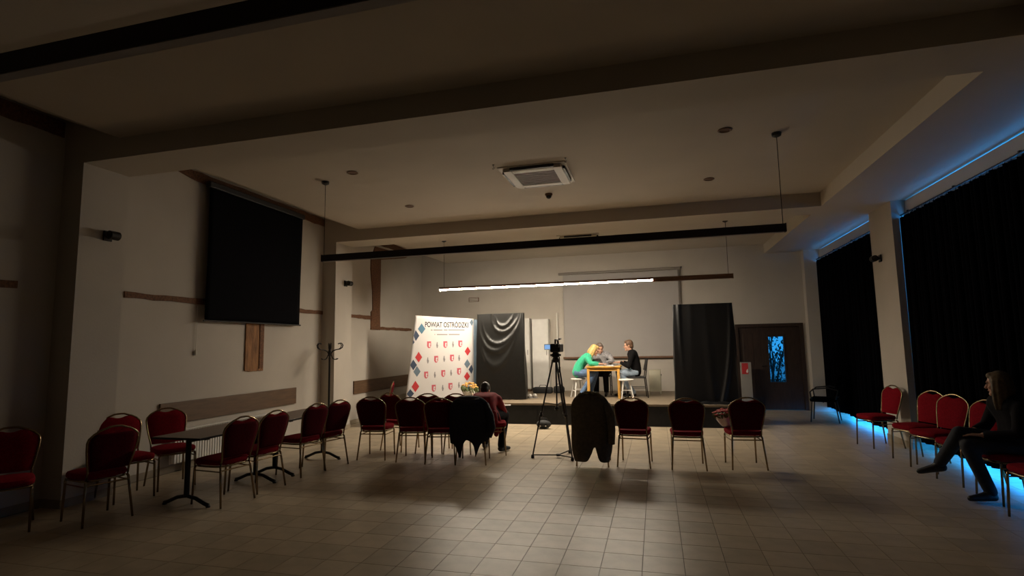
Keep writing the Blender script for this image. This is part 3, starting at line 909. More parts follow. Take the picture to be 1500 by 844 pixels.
for (x, y) in ((217, 317), (354, 317), (480, 312), (277, 443), (411, 435), (193, 575), (338, 567), (472, 553), (258, 690), (400, 680)):
    w, h = 17, 30
    poly('shield_print', [(x-w, y-h), (x+w, y-h), (x+w, y+h*0.35), (x+w*0.6, y+h*0.8), (x, y+h), (x-w*0.6, y+h*0.8), (x-w, y+h*0.35)], M_PPINK)
    poly('shield_charge', [(x-w*0.1, y-h*0.45), (x+w*0.55, y-h*0.6), (x+w*0.7, y-h*0.1), (x+w*0.2, y+h*0.1), (x+w*0.75, y+h*0.35), (x+w*0.3, y+h*0.7), (x-w*0.1, y+h*0.5)], M_PPINK if random.random() < 0 else M_BANNER, 0.0095)
for (x, y) in ((285, 320), (419, 315), (207, 450), (345, 440), (472, 435), (267, 575), (405, 562), (335, 690), (473, 670)):
    poly('small_mark_print', [(x-3, y-26), (x+3, y-26), (x+4, y-6), (x+9, y+4), (x+3, y+26), (x-3, y+26), (x-8, y+2)], M_PGREY)
for (x0, x1, y) in ((232, 246, 190), (254, 330, 190), (340, 372, 190), (378, 515, 190), (262, 268, 228), (282, 372, 229), (382, 474, 229)):
    poly('text_line_print', [(x0, y-5), (x1, y-4), (x1, y+5), (x0, y+4)], M_PGREY)
cu = bpy.data.curves.new('lettering', 'FONT')
cu.body = 'POWIAT OSTR\u00d3DZKI'
cu.size = 1.0
cu.extrude = 0.0
cu.offset = 0.022
to = bpy.data.objects.new('lettering_raw', cu)
COL.objects.link(to)
dg = bpy.context.evaluated_depsgraph_get()
tmsh = bpy.data.meshes.new_from_object(to.evaluated_get(dg))
bpy.data.objects.remove(to)
xs = [v.co.x for v in tmsh.vertices]
x0, x1 = min(xs), max(xs)
caph = 0.72
for v in tmsh.vertices:
    px = 183 + (v.co.x-x0)/(x1-x0)*362
    py = 163 - v.co.y/caph*46 + (px-183)*0.012
    v.co = ban(*uvc(px, py), 0.0085)
tmsh.materials.clear(); tmsh.materials.append(M_PDARK)
lo = bpy.data.objects.new('lettering', tmsh); COL.objects.link(lo); lo.parent = bn

# ------------------------------------------------------------------ draped boards on the stage
def draped(name, label, loc, w, h, d, fold, material, flare=0.05):
    t = thing(name, label, 'draped board', loc)
    # hidden board on two feet, then the sheet round it
    B().box(-w/2+0.03, w/2-0.03, -0.015, 0.015, 0.25, h-0.02).obj('board', M_WHITEPAINT, t)
    for s in (-1, 1):
        B().box(s*(w/2-0.12)-0.02, s*(w/2-0.12)+0.02, -0.02, 0.02, 0.03, 0.25).obj('stand_post', M_DARKMETAL, t)
        B().box(s*(w/2-0.12)-0.025, s*(w/2-0.12)+0.025, -d*0.45, d*0.45, 0.0, 0.03).obj('stand_foot', M_DARKMETAL, t)
    def f(u, v):
        # u around: front is 0..0.6, side .6-.7, back .7..1
        per = [(-w/2, -d/2), (w/2, -d/2), (w/2, d/2), (-w/2, d/2)]
        L = [w, d, w, d]; tot = sum(L)
        s = u*tot; k = 0
        while k < 3 and s > L[k]:
            s -= L[k]; k += 1
        a = per[k]; b = per[(k+1) % 4]
        q = s/L[k]
        x = a[0]+(b[0]-a[0])*q; y = a[1]+(b[1]-a[1])*q
        z = h*(1-v)
        zb = 0.012 + 0.012*math.sin(u*31)
        z = max(z, zb)
        sc = 1+flare*v
        x *= sc; y *= (0.55+0.9*v)
        if k == 0:
            y -= fold(q, v)
        else:
            x += 0.01*math.sin(v*9+u*40); y += 0.012*math.sin(u*60+v*4)
        return (x, y, z)
    nu = 150
    b = B().grid(nu, 70, f, wrap=True)
    b.grid(2, 8, lambda u, v: (-w/2+w*v, (-d/2+d*u)*0.55, h-0.001))
    b.obj('sheet', material, t, smooth=True)
    return t
def swag(q, v):
    r = 0.0
    for (a0, a1, sag, amp, wd) in ((0.02, 0.98, 0.44, 0.036, 0.035), (0.10, 0.97, 0.36, 0.034, 0.03), (0.30, 0.93, 0.22, 0.03, 0.028), (0.40, 0.80, 0.15, 0.03, 0.02), (0.03, 0.95, 0.62, 0.03, 0.05)):
        if a0 < q < a1:
            t = (q-a0)/(a1-a0)
            tt = t**0.75
            vk = sag*(4*tt*(1-tt))**0.75
            e = min(1, 6*min(t, 1-t))
            r += amp*e*math.exp(-((v-vk)/wd)**2)
    r += 0.012*math.sin(q*9+v*5)*v + 0.02*v*math.sin(q*5.0)
    if v < 0.2:
        r += 0.02*math.exp(-((q-0.33)/0.03)**2)*(1-v/0.2)
    return r
draped('draped_display_board', 'display board under glossy black cloth hanging in swags', (-3.45, 11.95, SZ), 1.10, 1.95, 0.16, swag, M_SATIN, 0.07)
def crease(q, v):
    r = 0.02*math.sin(q*4+1)*v
    for q0, sl, amp, wd in ((0.10, 0.08, 0.035, 0.03), (0.95, -0.22, 0.028, 0.03), (0.55, 0.05, 0.012, 0.06), (0.3, -0.06, 0.012, 0.05)):
        qq = q0+sl*v*v
        r += amp*math.exp(-((q-qq)/wd)**2)*(0.3+v if q0 > 0.5 else max(0, 0.8-v))
    return r
draped('draped_display_board', 'display board wholly covered by a smooth black plastic sheet', (0.95, 11.72, SZ), 1.16, 2.00, 0.18, crease, M_PLASTICSHEET, 0.07)
# folded surplus of the sheet on the deck
pl = B()
pl.grid(24, 10, lambda u, v: (0.5+1.05*u, 11.27+0.24*v, SZ+0.004+0.05*math.sin(PI*v)*(0.5+0.5*math.sin(u*11)**2)+0.01*math.sin(u*23)))
tag(pl.obj('sheet_end', M_PLASTICSHEET, None, smooth=True, solid=0.004), 'loose crumpled end of black plastic lying on the stage edge', 'plastic sheet')

# ------------------------------------------------------------------ tripod with camera
tp = thing('tripod', 'tall black video tripod standing in the aisle', 'tripod', (-1.46, 8.0, 0))
feet = [(-0.36, -0.11), (0.12, 0.33), (0.24, -0.20)]
top = 1.42
for (x, y) in feet:
    L = Vector((x, y, 0.03)); Tt = Vector((x*0.12, y*0.12, top))
    mid = L.lerp(Tt, 0.42)
    tl_ = Vector((-y, x, 0)).normalized()*0.02
    g_ = B().tube([Tt+tl_, mid+tl_], 0.010, 7).tube([Tt-tl_, mid-tl_], 0.010, 7).obj('leg', M_BLACKPLASTIC, tp)
    B().tube([mid+Vector((0, 0, 0.05)), L], 0.011, 7).obj('lower_leg', M_BLACKPLASTIC, tp)
    B().ball((mid.x, mid.y, mid.z), (0.032, 0.032, 0.028), 8, 6).obj('leg_clamp', M_BLACKPLASTIC, tp)
    B().lathe([(0.022, 0.0), (0.026, 0.02), (0.018, 0.05)], 10, (x, y, 0)).obj('foot', M_BLACKPLASTIC, tp)
    B().tube([(x*0.97, y*0.97, 0.045), (0, 0, 0.035)], 0.009, 6).obj('spreader_arm', M_BLACKPLASTIC, tp)
    ml = L.lerp(Tt, 0.55)
    B().tube([ml, (0, 0, ml.z-0.03)], 0.007, 6).obj('mid_spreader', M_BLACKPLASTIC, tp)
B().lathe([(0.03, 0.02), (0.03, 0.05)], 12).obj('spreader_hub', M_BLACKPLASTIC, tp)
B().tube([(0, 0, 0.70), (0, 0, top)], 0.012, 8).obj('centre_column', M_BLACKPLASTIC, tp)
B().lathe([(0.03, 0.68), (0.04, 0.70), (0.03, 0.73)], 12).obj('column_hub', M_BLACKPLASTIC, tp)
B().lathe([(0.05, top-0.04), (0.065, top), (0.045, top+0.03), (0.03, top+0.05)], 16).obj('bowl', M_BLACKPLASTIC, tp)
B().box(-0.05, 0.05, -0.05, 0.05, top+0.04, top+0.10, 0.012).obj('fluid_head', M_BLACKPLASTIC, tp)
B().box(-0.035, 0.035, -0.07, 0.07, top+0.10, top+0.115, 0.003).obj('plate', M_BLACKPLASTIC, tp)
B().tube([(0.05, -0.02, top+0.07), (0.075, -0.10, top+0.03), (0.10, -0.28, top-0.17)], 0.009, 7).tube([(0.092, -0.22, top-0.10), (0.10, -0.28, top-0.17)], 0.015, 8).obj('pan_handle', M_BLACKPLASTIC, tp)
for s in (-1, 1):
    B().lathe([(0.016, 0), (0.016, 0.025)], 10, (s*0.055 if s > 0 else -0.08, 0.0, top+0.07), 'X').obj('lock_knob', M_BLACKPLASTIC, tp)
vc = thing('video_camera', 'black video camera with glowing flip screen on the tripod', 'camera', (-1.46, 8.0, top+0.115))
B().box(-0.045, 0.075, -0.12, 0.13, 0.0, 0.10, 0.012).obj('body', M_BLACKPLASTIC, vc)
B().tube([(0.01, 0.13, 0.05), (0.01, 0.20, 0.05)], [0.04, 0.044], 16).obj('lens', M_BLACKPLASTIC, vc)
B().tube([(0.015, -0.09, 0.10), (0.015, -0.08, 0.145), (0.015, 0.08, 0.145), (0.015, 0.10, 0.10)], 0.012, 8).obj('top_handle', M_BLACKPLASTIC, vc)
B().box(0.03, 0.07, -0.17, -0.12, 0.055, 0.095, 0.008).obj('viewfinder', M_BLACKPLASTIC, vc)
B().tube([(0.03, 0.10, 0.155), (0.03, 0.20, 0.16)], 0.012, 10).obj('microphone', M_BLACKPLASTIC, vc)
fs_ = B().box(-0.125, -0.045, -0.06, -0.05, 0.03, 0.095, 0.002).obj('flip_screen', M_BLACKPLASTIC, vc)
B().box(-0.12, -0.052, -0.0625, -0.06, 0.036, 0.089).obj('screen', M_LCD, fs_)
wl = thing('weight_bag', 'small dark bag on the floor against the stage front', 'bag', (-2.22, 10.66, 0))
B().ball((0, 0, 0.085), (0.15, 0.10, 0.085), 14, 9).obj('bag_body', M_BAG, wl, smooth=True)
B().tube([(-0.09, 0, 0.14), (-0.06, 0, 0.2), (0.06, 0, 0.2), (0.09, 0, 0.14)], 0.008, 6).obj('strap', M_BAG, wl)
for x in (-0.05, 0.06):
    B().lathe([(0.0, -0.012), (0.014, -0.008), (0.014, 0.0)], 10, (x, -0.094, 0.06), 'Y').obj('button', M_SHOEW, wl)

vc.scale = (1.25, 1.25, 1.25)
# ------------------------------------------------------------------ coats over chairs
def coat(label, name, chair_xy, rotz, hxs, ztop, zb_fn, material, ripple=0.02, hy=0.075, fold_n=9):
    t = thing(name, label, 'coat', (chair_xy[0], chair_xy[1], 0), rotz)
    def lerp_tab(z):
        for (a, b), (c, d) in zip(hxs[:-1], hxs[1:]):
            if a >= z >= c:
                k = (a-z)/(a-c)
                return b+(d-b)*k
        return hxs[-1][1]
    def f(u, v):
        a = 2*PI*u
        zbot = zb_fn(a)
        z = ztop+(zbot-ztop)*(v**1.0)
        hx = lerp_tab(z)
        ca, sa = math.cos(a), math.sin(a)
        y0 = by(min(z, 0.92)) if z > 0.45 else by(0.45)-0.05*(0.45-z)
        h_ = hy*min(1, math.sqrt(max(0.02, (ztop-z)/0.06)))*(1+0.5*max(0, 0.8-z))
        rp = 1+ripple*math.sin(fold_n*a+1.3)*min(1, v*2.5)+ripple*0.7*math.sin(4*a+v*6)
        return (hx*rp*(abs(ca)**0.8)*(1 if ca > 0 else -1), y0-0.005+h_*sa*rp*(1+0.8*ripple*math.sin(13*a)), z)
    b = B().grid(96, 46, f, wrap=True)
    b.obj('coat_body', material, t, smooth=True, solid=0.010)
    return t
def zb_brown(a):
    s = math.sin(a); c = math.cos(a)
    if s > 0.1:
        return 0.50
    base = 0.07
    return base + 0.22*math.exp(-(abs(c-0.10)/0.13)**1.4) + max(0, (s+0.35))*0.9*(1 if s > -0.35 else 0)
ct = coat('long olive brown coat with fur edged hood over a chair back', 'draped_coat', (-0.90, 7.72), 0,
     [(0.985, 0.05), (0.97, 0.12), (0.94, 0.18), (0.90, 0.215), (0.84, 0.245), (0.75, 0.262), (0.6, 0.268), (0.4, 0.275), (0.2, 0.27), (0.05, 0.24)], 0.985, zb_brown, M_COATBROWN, 0.022, fold_n=6)
fb = B()
for k in range(120):
    a = PI*k/119
    x = 0.15*math.cos(a); z = 0.93+0.055*math.sin(a)
    fb.ball((x+random.uniform(-.008, .008), -0.30+random.uniform(-.05, .03), z+random.uniform(-.008, .012)), random.uniform(0.010, 0.02), 6, 4)
o = fb.obj('fur_trim', M_FUR, ct); o['kind'] = 'stuff'
for s, zz in ((1, 0.32),):
    B().tube([(s*0.22, -0.30, 0.84), (s*0.268, -0.33, 0.70), (s*0.28, -0.33, 0.5), (s*0.272, -0.32, zz)], [0.05, 0.055, 0.05, 0.042], 12).obj('sleeve', M_COATBROWN, ct, smooth=True)
def zb_navy(a):
    s = math.sin(a); c = math.cos(a)
    if s > 0.1:
        return 0.47
    return 0.30 - 0.19*math.exp(-((c+0.52)/0.18)**2) - 0.16*math.exp(-((c-0.28)/0.12)**2) + 0.12*max(0, c-0.45) + 0.05*math.exp(-((c+0.1)/0.15)**2) + max(0, s+0.3)*0.6
ct2 = coat('dark navy coat slung over a chair back behind the person in red', 'draped_coat', (-2.60, 7.50), D(9),
     [(0.955, 0.05), (0.945, 0.12), (0.92, 0.18), (0.88, 0.225), (0.82, 0.26), (0.72, 0.285), (0.6, 0.30), (0.45, 0.305), (0.3, 0.28), (0.1, 0.22)], 0.955, zb_navy, M_COATNAVY, 0.03)
B().tube([(0.22, -0.28, 0.84), (0.29, -0.30, 0.68), (0.315, -0.31, 0.52), (0.27, -0.33, 0.40)], [0.05, 0.055, 0.055, 0.045], 12).obj('sleeve', M_COATNAVY, ct2, smooth=True)
B().tube([(-0.15, -0.33, 0.90), (0.0, -0.36, 0.87), (0.15, -0.33, 0.90)], [0.03, 0.035, 0.03], 10).obj('collar', M_COATNAVY, ct2, smooth=True)

# ------------------------------------------------------------------ bouquets
def bouquet(name, label, loc, tilt, petals, wrap=M_PAPER, n=26, rot=0.0):
    t = thing(name, label, 'bouquet', loc, rot)
    R = Matrix.Rotation(tilt, 3, 'Y')
    wb_ = B()
    def cone(u, v):
        a = 2*PI*u
        r = 0.055+0.085*v**0.8 + 0.010*v*math.sin(7*a)
        p = R @ Vector((r*math.cos(a), r*math.sin(a), 0.004+0.14*v+0.015*v*math.sin(5*a)))
        return p
    wb_.grid(36, 10, cone, wrap=True)
    w_ = wb_.obj('wrapping', wrap, t, smooth=True, solid=0.002)
    sb_ = B()
    for k in range(8):
        a = 2*PI*k/8
        sb_.tube([R @ Vector((0.012*math.cos(a), 0.012*math.sin(a), 0.012)), R @ Vector((0.05*math.cos(a), 0.05*math.sin(a), 0.17))], 0.004, 5)
    sb_.obj('stems', M_LEAF, t)
    lf = B()
    for k in range(16):
        a = 2*PI*k/16
        c = R @ Vector((0.13*math.cos(a), 0.13*math.sin(a), 0.15))
        lf.ball(c, (0.03, 0.012, 0.04), 6, 4, Euler((random.random(), random.random(), a)).to_matrix())
    lf.obj('leaves', M_LEAF, t)
    for k in range(n):
        a = k*2.4; r = 0.145*math.sqrt((k+0.5)/n)
        c = R @ Vector((r*math.cos(a), r*math.sin(a), 0.225-2.2*r*r+random.uniform(-.015, .015)))
        fl = B()
        for q in range(6):
            b_ = q*PI/3
            fl.ball((c.x+0.013*math.cos(b_), c.y+0.013*math.sin(b_), c.z+0.004), (0.014, 0.014, 0.009), 6, 4)
        fl.ball((c.x, c.y, c.z+0.01), 0.009, 6, 4)
        fl.obj('flower', petals, t)
    return t
bouquet('flower_bouquet', 'bouquet of coral flowers in white wrapping on a chair seat', (0.885, 8.0, 0.497), -0.12, M_PETAL, n=34)
bq = bouquet('flower_bouquet', 'yellow and orange bouquet standing at the banner foot', (-4.05, 11.42, SZ), 0.1, M_PETALY, n=20)
bq.scale = (1.25, 1.25, 1.75)

# ------------------------------------------------------------------ black armchair by the far curtain
ch = thing('armchair', 'black office armchair with curved arms near the door', 'armchair', (3.28, 12.45, 0), D(70))
B().box(-0.24, 0.24, -0.23, 0.24, 0.40, 0.48, 0.03).obj('seat', M_BLACKFAB, ch, smooth='auto')
B().grid(10, 10, lambda u, v: (-0.22+0.44*u, -0.25-0.08*v+0.04*(2*u-1)**2, 0.52+0.42*v)).obj('backrest', M_BLACKFAB, ch, smooth=True, solid=0.05)
for s in (-1, 1):
    B().tube([(s*0.25, -0.22, 0.46), (s*0.27, -0.27, 0.64), (s*0.27, -0.10, 0.69), (s*0.27, 0.16, 0.66), (s*0.27, 0.22, 0.60), (s*0.26, 0.20, 0.45)], 0.014, 8).obj('armrest', M_BLACKPLASTIC, ch, smooth=True)
    B().tube([(s*0.22, 0.20, 0.42), (s*0.25, 0.24, 0.0)], 0.013, 8).obj('leg', M_BLACKPLASTIC, ch)
    B().tube([(s*0.22, -0.20, 0.42), (s*0.25, -0.26, 0.0)], 0.013, 8).obj('leg', M_BLACKPLASTIC, ch)
B().tube([(-0.23, 0.0, 0.40), (0.23, 0.0, 0.40)], 0.012, 8).obj('cross_bar', M_BLACKPLASTIC, ch)

# ------------------------------------------------------------------ stage furniture
tb = thing('stage_table', 'small orange pine table with papers on the stage', 'table', (-1.17, 12.56, SZ))
B().box(-0.38, 0.38, -0.33, 0.33, 0.685, 0.715, 0.005).obj('table_top', M_PINE, tb)
for sx in (-1, 1):
    for sy in (-1, 1):
        B().box(sx*0.335-0.028, sx*0.335+0.028, sy*0.28-0.028, sy*0.28+0.028, 0.0, 0.685, 0.003).obj('leg', M_PINE, tb)
for sy in (-1, 1):
    B().box(-0.307, 0.307, sy*0.28-0.011, sy*0.28+0.011, 0.61, 0.685).obj('apron', M_PINE, tb)
for sx in (-1, 1):
    B().box(sx*0.335-0.011, sx*0.335+0.011, -0.252, 0.252, 0.61, 0.685).obj('apron', M_PINE, tb)
TZ = SZ+0.715
for k, (x, y, a, l) in enumerate(((-1.28, 12.42, 0.2, 'white sheet of paper on the pine table near the green sleeve'), (-0.98, 12.38, -0.3, 'white sheet of paper on the pine table by the pale hands'), (-1.1, 12.7, 0.6, 'white sheet of paper on the pine table before the laptop'))):
    o = B().box(-0.105, 0.105, -0.148, 0.148, 0, 0.004).obj('paper_sheet', M_PAPER, None, loc=(x, y, TZ), rotz=a)
    tag(o, l, 'paper', 'papers on the stage table')
lp = thing('laptop', 'open grey laptop on the pine table between the people', 'laptop', (-1.02, 12.66, TZ+0.004), D(75))
B().box(-0.16, 0.16, -0.11, 0.11, 0, 0.016, 0.003).obj('base', M_GREYSTRIPE, lp)
o = B().box(-0.16, 0.16, -0.006, 0.006, 0.0, 0.22, 0.003).obj('lid', M_GREYSTRIPE, lp); o.location = (0, 0.11, 0.012); o.rotation_euler = (D(-28), 0, 0)
B().box(-0.14, 0.14, -0.05, 0.08, 0.016, 0.018).obj('keyboard', M_BLACKPLASTIC, lp)

stl = thing('stool', 'white wooden stool with splayed legs before the pine table', 'stool', (-0.67, 12.22, SZ), 0.2)
B().lathe([(0.0, 0.40), (0.15, 0.40), (0.165, 0.41), (0.165, 0.425), (0.155, 0.435), (0.0, 0.437)], 24).obj('seat', M_WHITEPAINT, stl, smooth='auto')
lg = []
for k in range(4):
    a = PI/4+k*PI/2
    B().tube([(0.09*math.cos(a), 0.09*math.sin(a), 0.40), (0.19*math.cos(a), 0.19*math.sin(a), 0.0)], [0.015, 0.013], 8).obj('leg', M_WHITEPAINT, stl)
    b_ = a+PI/2
    zz = 0.15 if k % 2 else 0.19
    r = 0.19-0.1*zz/0.4
    B().tube([(r*math.cos(a), r*math.sin(a), zz), (r*math.cos(b_), r*math.sin(b_), zz)], 0.008, 6).obj('rung', M_WHITEPAINT, stl)

def stage_chair(loc, rotz, material, label, frame):
    t = thing('stage_chair', label, 'chair', loc, rotz)
    B().box(-0.20, 0.20, -0.19, 0.20, 0.43, 0.47, 0.012).obj('seat', material, t)
    B().grid(8, 8, lambda u, v: (-0.19+0.38*u, -0.20-0.06*v+0.03*(2*u-1)**2-0.015, 0.60+0.26*v)).obj('backrest', material, t, smooth=True, solid=0.018)
    for s in (-1, 1):
        B().tube([(s*0.19, -0.25, 0.86), (s*0.19, -0.195, 0.45), (s*0.20, -0.235, 0.0)], 0.012, 7).obj('rear_leg', frame, t)
        B().tube([(s*0.19, 0.17, 0.43), (s*0.20, 0.21, 0.0)], 0.012, 7).obj('leg', frame, t)
        B().tube([(s*0.195, -0.20, 0.22), (s*0.195, 0.19, 0.22)], 0.008, 6).obj('stretcher', frame, t)
dup(stl, (-1.78, 12.55, SZ), 0.5, 'white wooden stool the person in green sits on')
stage_chair((-0.47, 12.66, SZ), D(96), M_BLACKPLASTIC, 'black chair the person in black sits on', M_DARKMETAL)
stage_chair((-1.28, 13.28, SZ), D(180), M_BLACKPLASTIC, 'black chair behind the pine table', M_DARKMETAL)

ht = thing('heater', 'white portable convector heater on feet by the stage wall', 'heater', (-0.06, 13.5, SZ))
B().box(-0.14, 0.14, -0.07, 0.07, 0.06, 0.56, 0.02).obj('casing', M_HEATER, ht, smooth='auto')
for k in range(6):
    x = -0.10+k*0.04
    B().box(x-0.008, x+0.008, -0.078, -0.07, 0.12, 0.46, 0.002).obj('rib', M_HEATER, ht)
B().box(-0.15, 0.15, -0.06, 0.06, 0.56, 0.575, 0.004).obj('top_cover', M_HEATER, ht)
for s in (-1, 1):
    B().box(s*0.12-0.015, s*0.12+0.015, -0.11, 0.11, 0.0, 0.06, 0.006).obj('foot', M_HEATER, ht)
B().lathe([(0.02, 0), (0.018, 0.015)], 12, (0.14, 0, 0.45), 'X').obj('dial', M_BLACKPLASTIC, ht)

def bag(loc, size, label, rotz=0):
    t = thing('equipment_bag', label, 'bag', loc, rotz)
    b = B()
    b.box(-size[0]/2, size[0]/2, -size[1]/2, size[1]/2, 0, size[2], min(size)*0.28)
    b.obj('bag_body', M_BAG, t, smooth='auto')
    B().tube([(-size[0]*0.2, 0, size[2]-0.01), (-size[0]*0.15, 0, size[2]+0.05), (size[0]*0.15, 0, size[2]+0.05), (size[0]*0.2, 0, size[2]-0.01)], 0.009, 6).obj('handle', M_BAG, t, smooth=True)
    B().tube([(-size[0]*0.42, -size[1]/2-0.002, size[2]*0.65), (size[0]*0.42, -size[1]/2-0.002, size[2]*0.65)], 0.004, 5).obj('zip', M_DARKMETAL, t)
bag((-2.82, 13.55, SZ), (0.50, 0.22, 0.15), 'long black equipment bag on the stage behind the tripod')
bag((-2.42, 13.62, SZ), (0.28, 0.20, 0.17), 'short black bag on the stage at the cabinet foot', 0.2)
sl = thing('trainers', 'pair of pale trainers beside the satin draped board', 'shoes', (-2.83, 12.35, SZ), 0.5)
for s in (-1, 1):
    b = B().ball((s*0.06, 0.05, 0.035), (0.042, 0.085, 0.035), 12, 8).ball((s*0.06, -0.05, 0.05), (0.038, 0.07, 0.045), 12, 8)
    q = b.obj('shoe', M_SHOEW, sl, smooth=True)
    B().box(s*0.06-0.042, s*0.06+0.042, -0.115, 0.135, 0, 0.016, 0.006).obj('sole', M_PGREY, q)

# ------------------------------------------------------------------ people
def V(*a): return Vector(a)
def hand(b, w, d, n, side, curl=0.5):
    d = d.normalized(); n = (n - d*n.dot(d)).normalized()
    l = d.cross(n)*side
    for k in (-1, -0.33, 0.33, 1):
        b.cap(w + d*0.01 + l*k*0.018, w + d*0.085 + l*k*0.030, 0.015, 0.0125, 8)
    for k, ln in ((1, 0.072), (0.36, 0.082), (-0.30, 0.076), (-0.95, 0.058)):
        p = w + d*0.088 + l*k*0.030
        dd = (d + l*k*0.12 + n*curl*0.4).normalized()
        p2 = p + dd*ln*0.5
        d2 = (dd + n*curl*0.9).normalized()
        p3 = p2 + d2*ln*0.5
        b.cap(p, p2, 0.0105, 0.0095, 8); b.cap(p2, p3, 0.0095, 0.008, 8)
    p = w + d*0.025 + l*0.028
    p2 = p + (d*0.7 + l*0.75 + n*0.3).normalized()*0.045
    p3 = p2 + (d*0.95 + l*0.2 + n*0.4).normalized()*0.035
    b.cap(p, p2, 0.014, 0.011, 8); b.cap(p2, p3, 0.011, 0.009, 8)

def person(label, P, mats, hair, root_loc, group=None, long_coat=False, sleeves=True):
    """P: world joints. pelvis chest neck head face(dir) lat(to the figure's right side) arms [(shoulder, elbow, wrist, handdir)], legs [(hip, knee, ankle, toedir)]"""
    t = thing('person', label, 'person', root_loc)
    o0 = Vector(root_loc)
    L = lambda p: p - o0
    pel, che, nek, hed = map(L, (P['pelvis'], P['chest'], P['neck'], P['head']))
    f = P['face'].normalized(); lat = P['lat'].normalized()
    upv = P.get('headup', V(0, 0, 1)); upv = (upv - f*upv.dot(f)).normalized()
    hl = f.cross(upv)
    HR = Matrix((hl, f, upv)).transposed()      # head frame: x right, y forward, z up
    spine = []
    for k in range(13):
        s = k/12
        q = (1-s)*(1-s)*pel + 2*s*(1-s)*(pel.lerp(che, 0.5) + P.get('bow', V(0, 0, 0))) + s*s*che
        w = 0.095*(1-s) + 0.115*s - 0.025*math.sin(PI*s)
        r = 0.105*(1-s) + 0.100*s - 0.008*math.sin(PI*s)
        spine.append((q, w, r))
    body = B(); top = B(); low = B(); shoes = []
    for q, w, r in spine:
        body.cap(q-lat*w, q+lat*w, r, r, 12)
        top.cap(q-lat*w, q+lat*w, r+0.017, r+0.017, 12)
    body.chain([(che, 0.09), (nek, 0.055), (hed - upv*0.05, 0.052)])
    top.chain([(che, 0.108), (nek.lerp(che, 0.25), 0.072)])
    # head
    hc = lambda x, y, z: hed + HR @ Vector((x, y, z))
    body.ball(hc(0, -0.012, 0.022), (0.073, 0.092, 0.098), 18, 12, HR)
    body.ball(hc(0, 0.020, -0.045), (0.056, 0.062, 0.070), 16, 10, HR)
    body.cap(hc(0, 0.072, -0.098), hc(0, 0.060, -0.090), 0.022, 0.026, 8)
    body.cap(hc(0, 0.082, 0.010), hc(0, 0.103, -0.030), 0.010, 0.0155, 8)
    body.cap(hc(-0.035, 0.074, 0.024), hc(0.035, 0.074, 0.024), 0.014, 0.014, 8)
    for s in (-1, 1):
        body.ball(hc(s*0.040, 0.055, -0.030), (0.024, 0.026, 0.022), 8, 6, HR)
        body.ball(hc(s*0.074, -0.012, -0.010), (0.010, 0.022, 0.032), 8, 6, HR)
    body.cap(hc(-0.016, 0.080, -0.062), hc(0.016, 0.080, -0.062), 0.009, 0.009, 8)
    for i, (sh, el, wr, hd) in enumerate(P['arms']):
        sh, el, wr = L(sh), L(el), L(wr)
        body.chain([(che+(sh-che)*0.5, 0.07), (sh, 0.058), (sh.lerp(el, 0.5), 0.048), (el, 0.040), (el.lerp(wr, 0.35), 0.040), (wr, 0.027)])
        top.chain([(che+(sh-che)*0.5, 0.09), (sh, 0.076), (sh.lerp(el, 0.5), 0.065), (el, 0.056), (el.lerp(wr, 0.4), 0.053), (wr - (wr-el).normalized()*0.03, 0.042)])
        hand(body, wr, hd, P.get('palm', V(0, 0, -1)), 1 if i else -1, P.get('curl', 0.5))
    for (hp, kn, an, td) in P['legs']:
        hp, kn, an = L(hp), L(kn), L(an)
        td = td.normalized()
        body.chain([(hp, 0.09), (hp.lerp(kn, 0.5), 0.075), (kn, 0.056), (kn.lerp(an, 0.35), 0.055), (an, 0.036)])
        body.chain([(an, 0.036), (an + td*0.05 + V(0, 0, -0.035), 0.033), (an + td*0.13 + V(0, 0, -0.05), 0.024)])
        low.chain([(hp, 0.108), (hp.lerp(kn, 0.5), 0.092), (kn, 0.072), (kn.lerp(an, 0.4), 0.068), (an + V(0, 0, 0.02), 0.058)])
        sh_ = B()
        sh_.chain([(an + V(0, 0, 0.01), 0.046), (an + td*0.05 + V(0, 0, -0.028), 0.044), (an + td*0.15 + V(0, 0, -0.045), 0.034), (an + td*0.19 + V(0, 0, -0.05), 0.028)])
        sh_.chain([(an - td*0.02 + V(0, 0, -0.03), 0.044), (an + td*0.17 + V(0, 0, -0.055), 0.024)])
        shoes.append(sh_)
    low.cap(pel-lat*0.10, pel+lat*0.10, 0.118, 0.118, 12)
    remesh(body, 'body', M_SKIN, t, 0.0075, 3)
    tp_ = remesh(top, mats[3] if len(mats) > 3 else 'jumper', mats[0], t, 0.013, 5)
    remesh(low, 'trousers', mats[1], t, 0.013, 5)
    for s in shoes:
        remesh(s, 'shoe', mats[2], t, 0.01, 3)
    for s in (-1, 1):
        B().ball(hc(s*0.031, 0.080, 0.006), (0.011, 0.007, 0.0065), 8, 6, HR).obj('eye', M_EYE, t, smooth=True)
    B().ball(hc(0, 0.088, -0.062), (0.022, 0.006, 0.006), 8, 6, HR).obj('mouth', M_LIP, t, smooth=True)
    # hair
    hb = B()
    kind, hm = hair
    hb.ball(hc(0, -0.026, 0.042), (0.083, 0.094, 0.092), 18, 12, HR)
    hb.ball(hc(0, 0.035, 0.088), (0.060, 0.045, 0.034), 12, 8, HR)
    hb.ball(hc(0, -0.065, -0.015), (0.070, 0.052, 0.075), 14, 10, HR)
    for s in (-1, 1):
        hb.ball(hc(s*0.068, 0.005, 0.035), (0.020, 0.042, 0.045), 10, 8, HR)
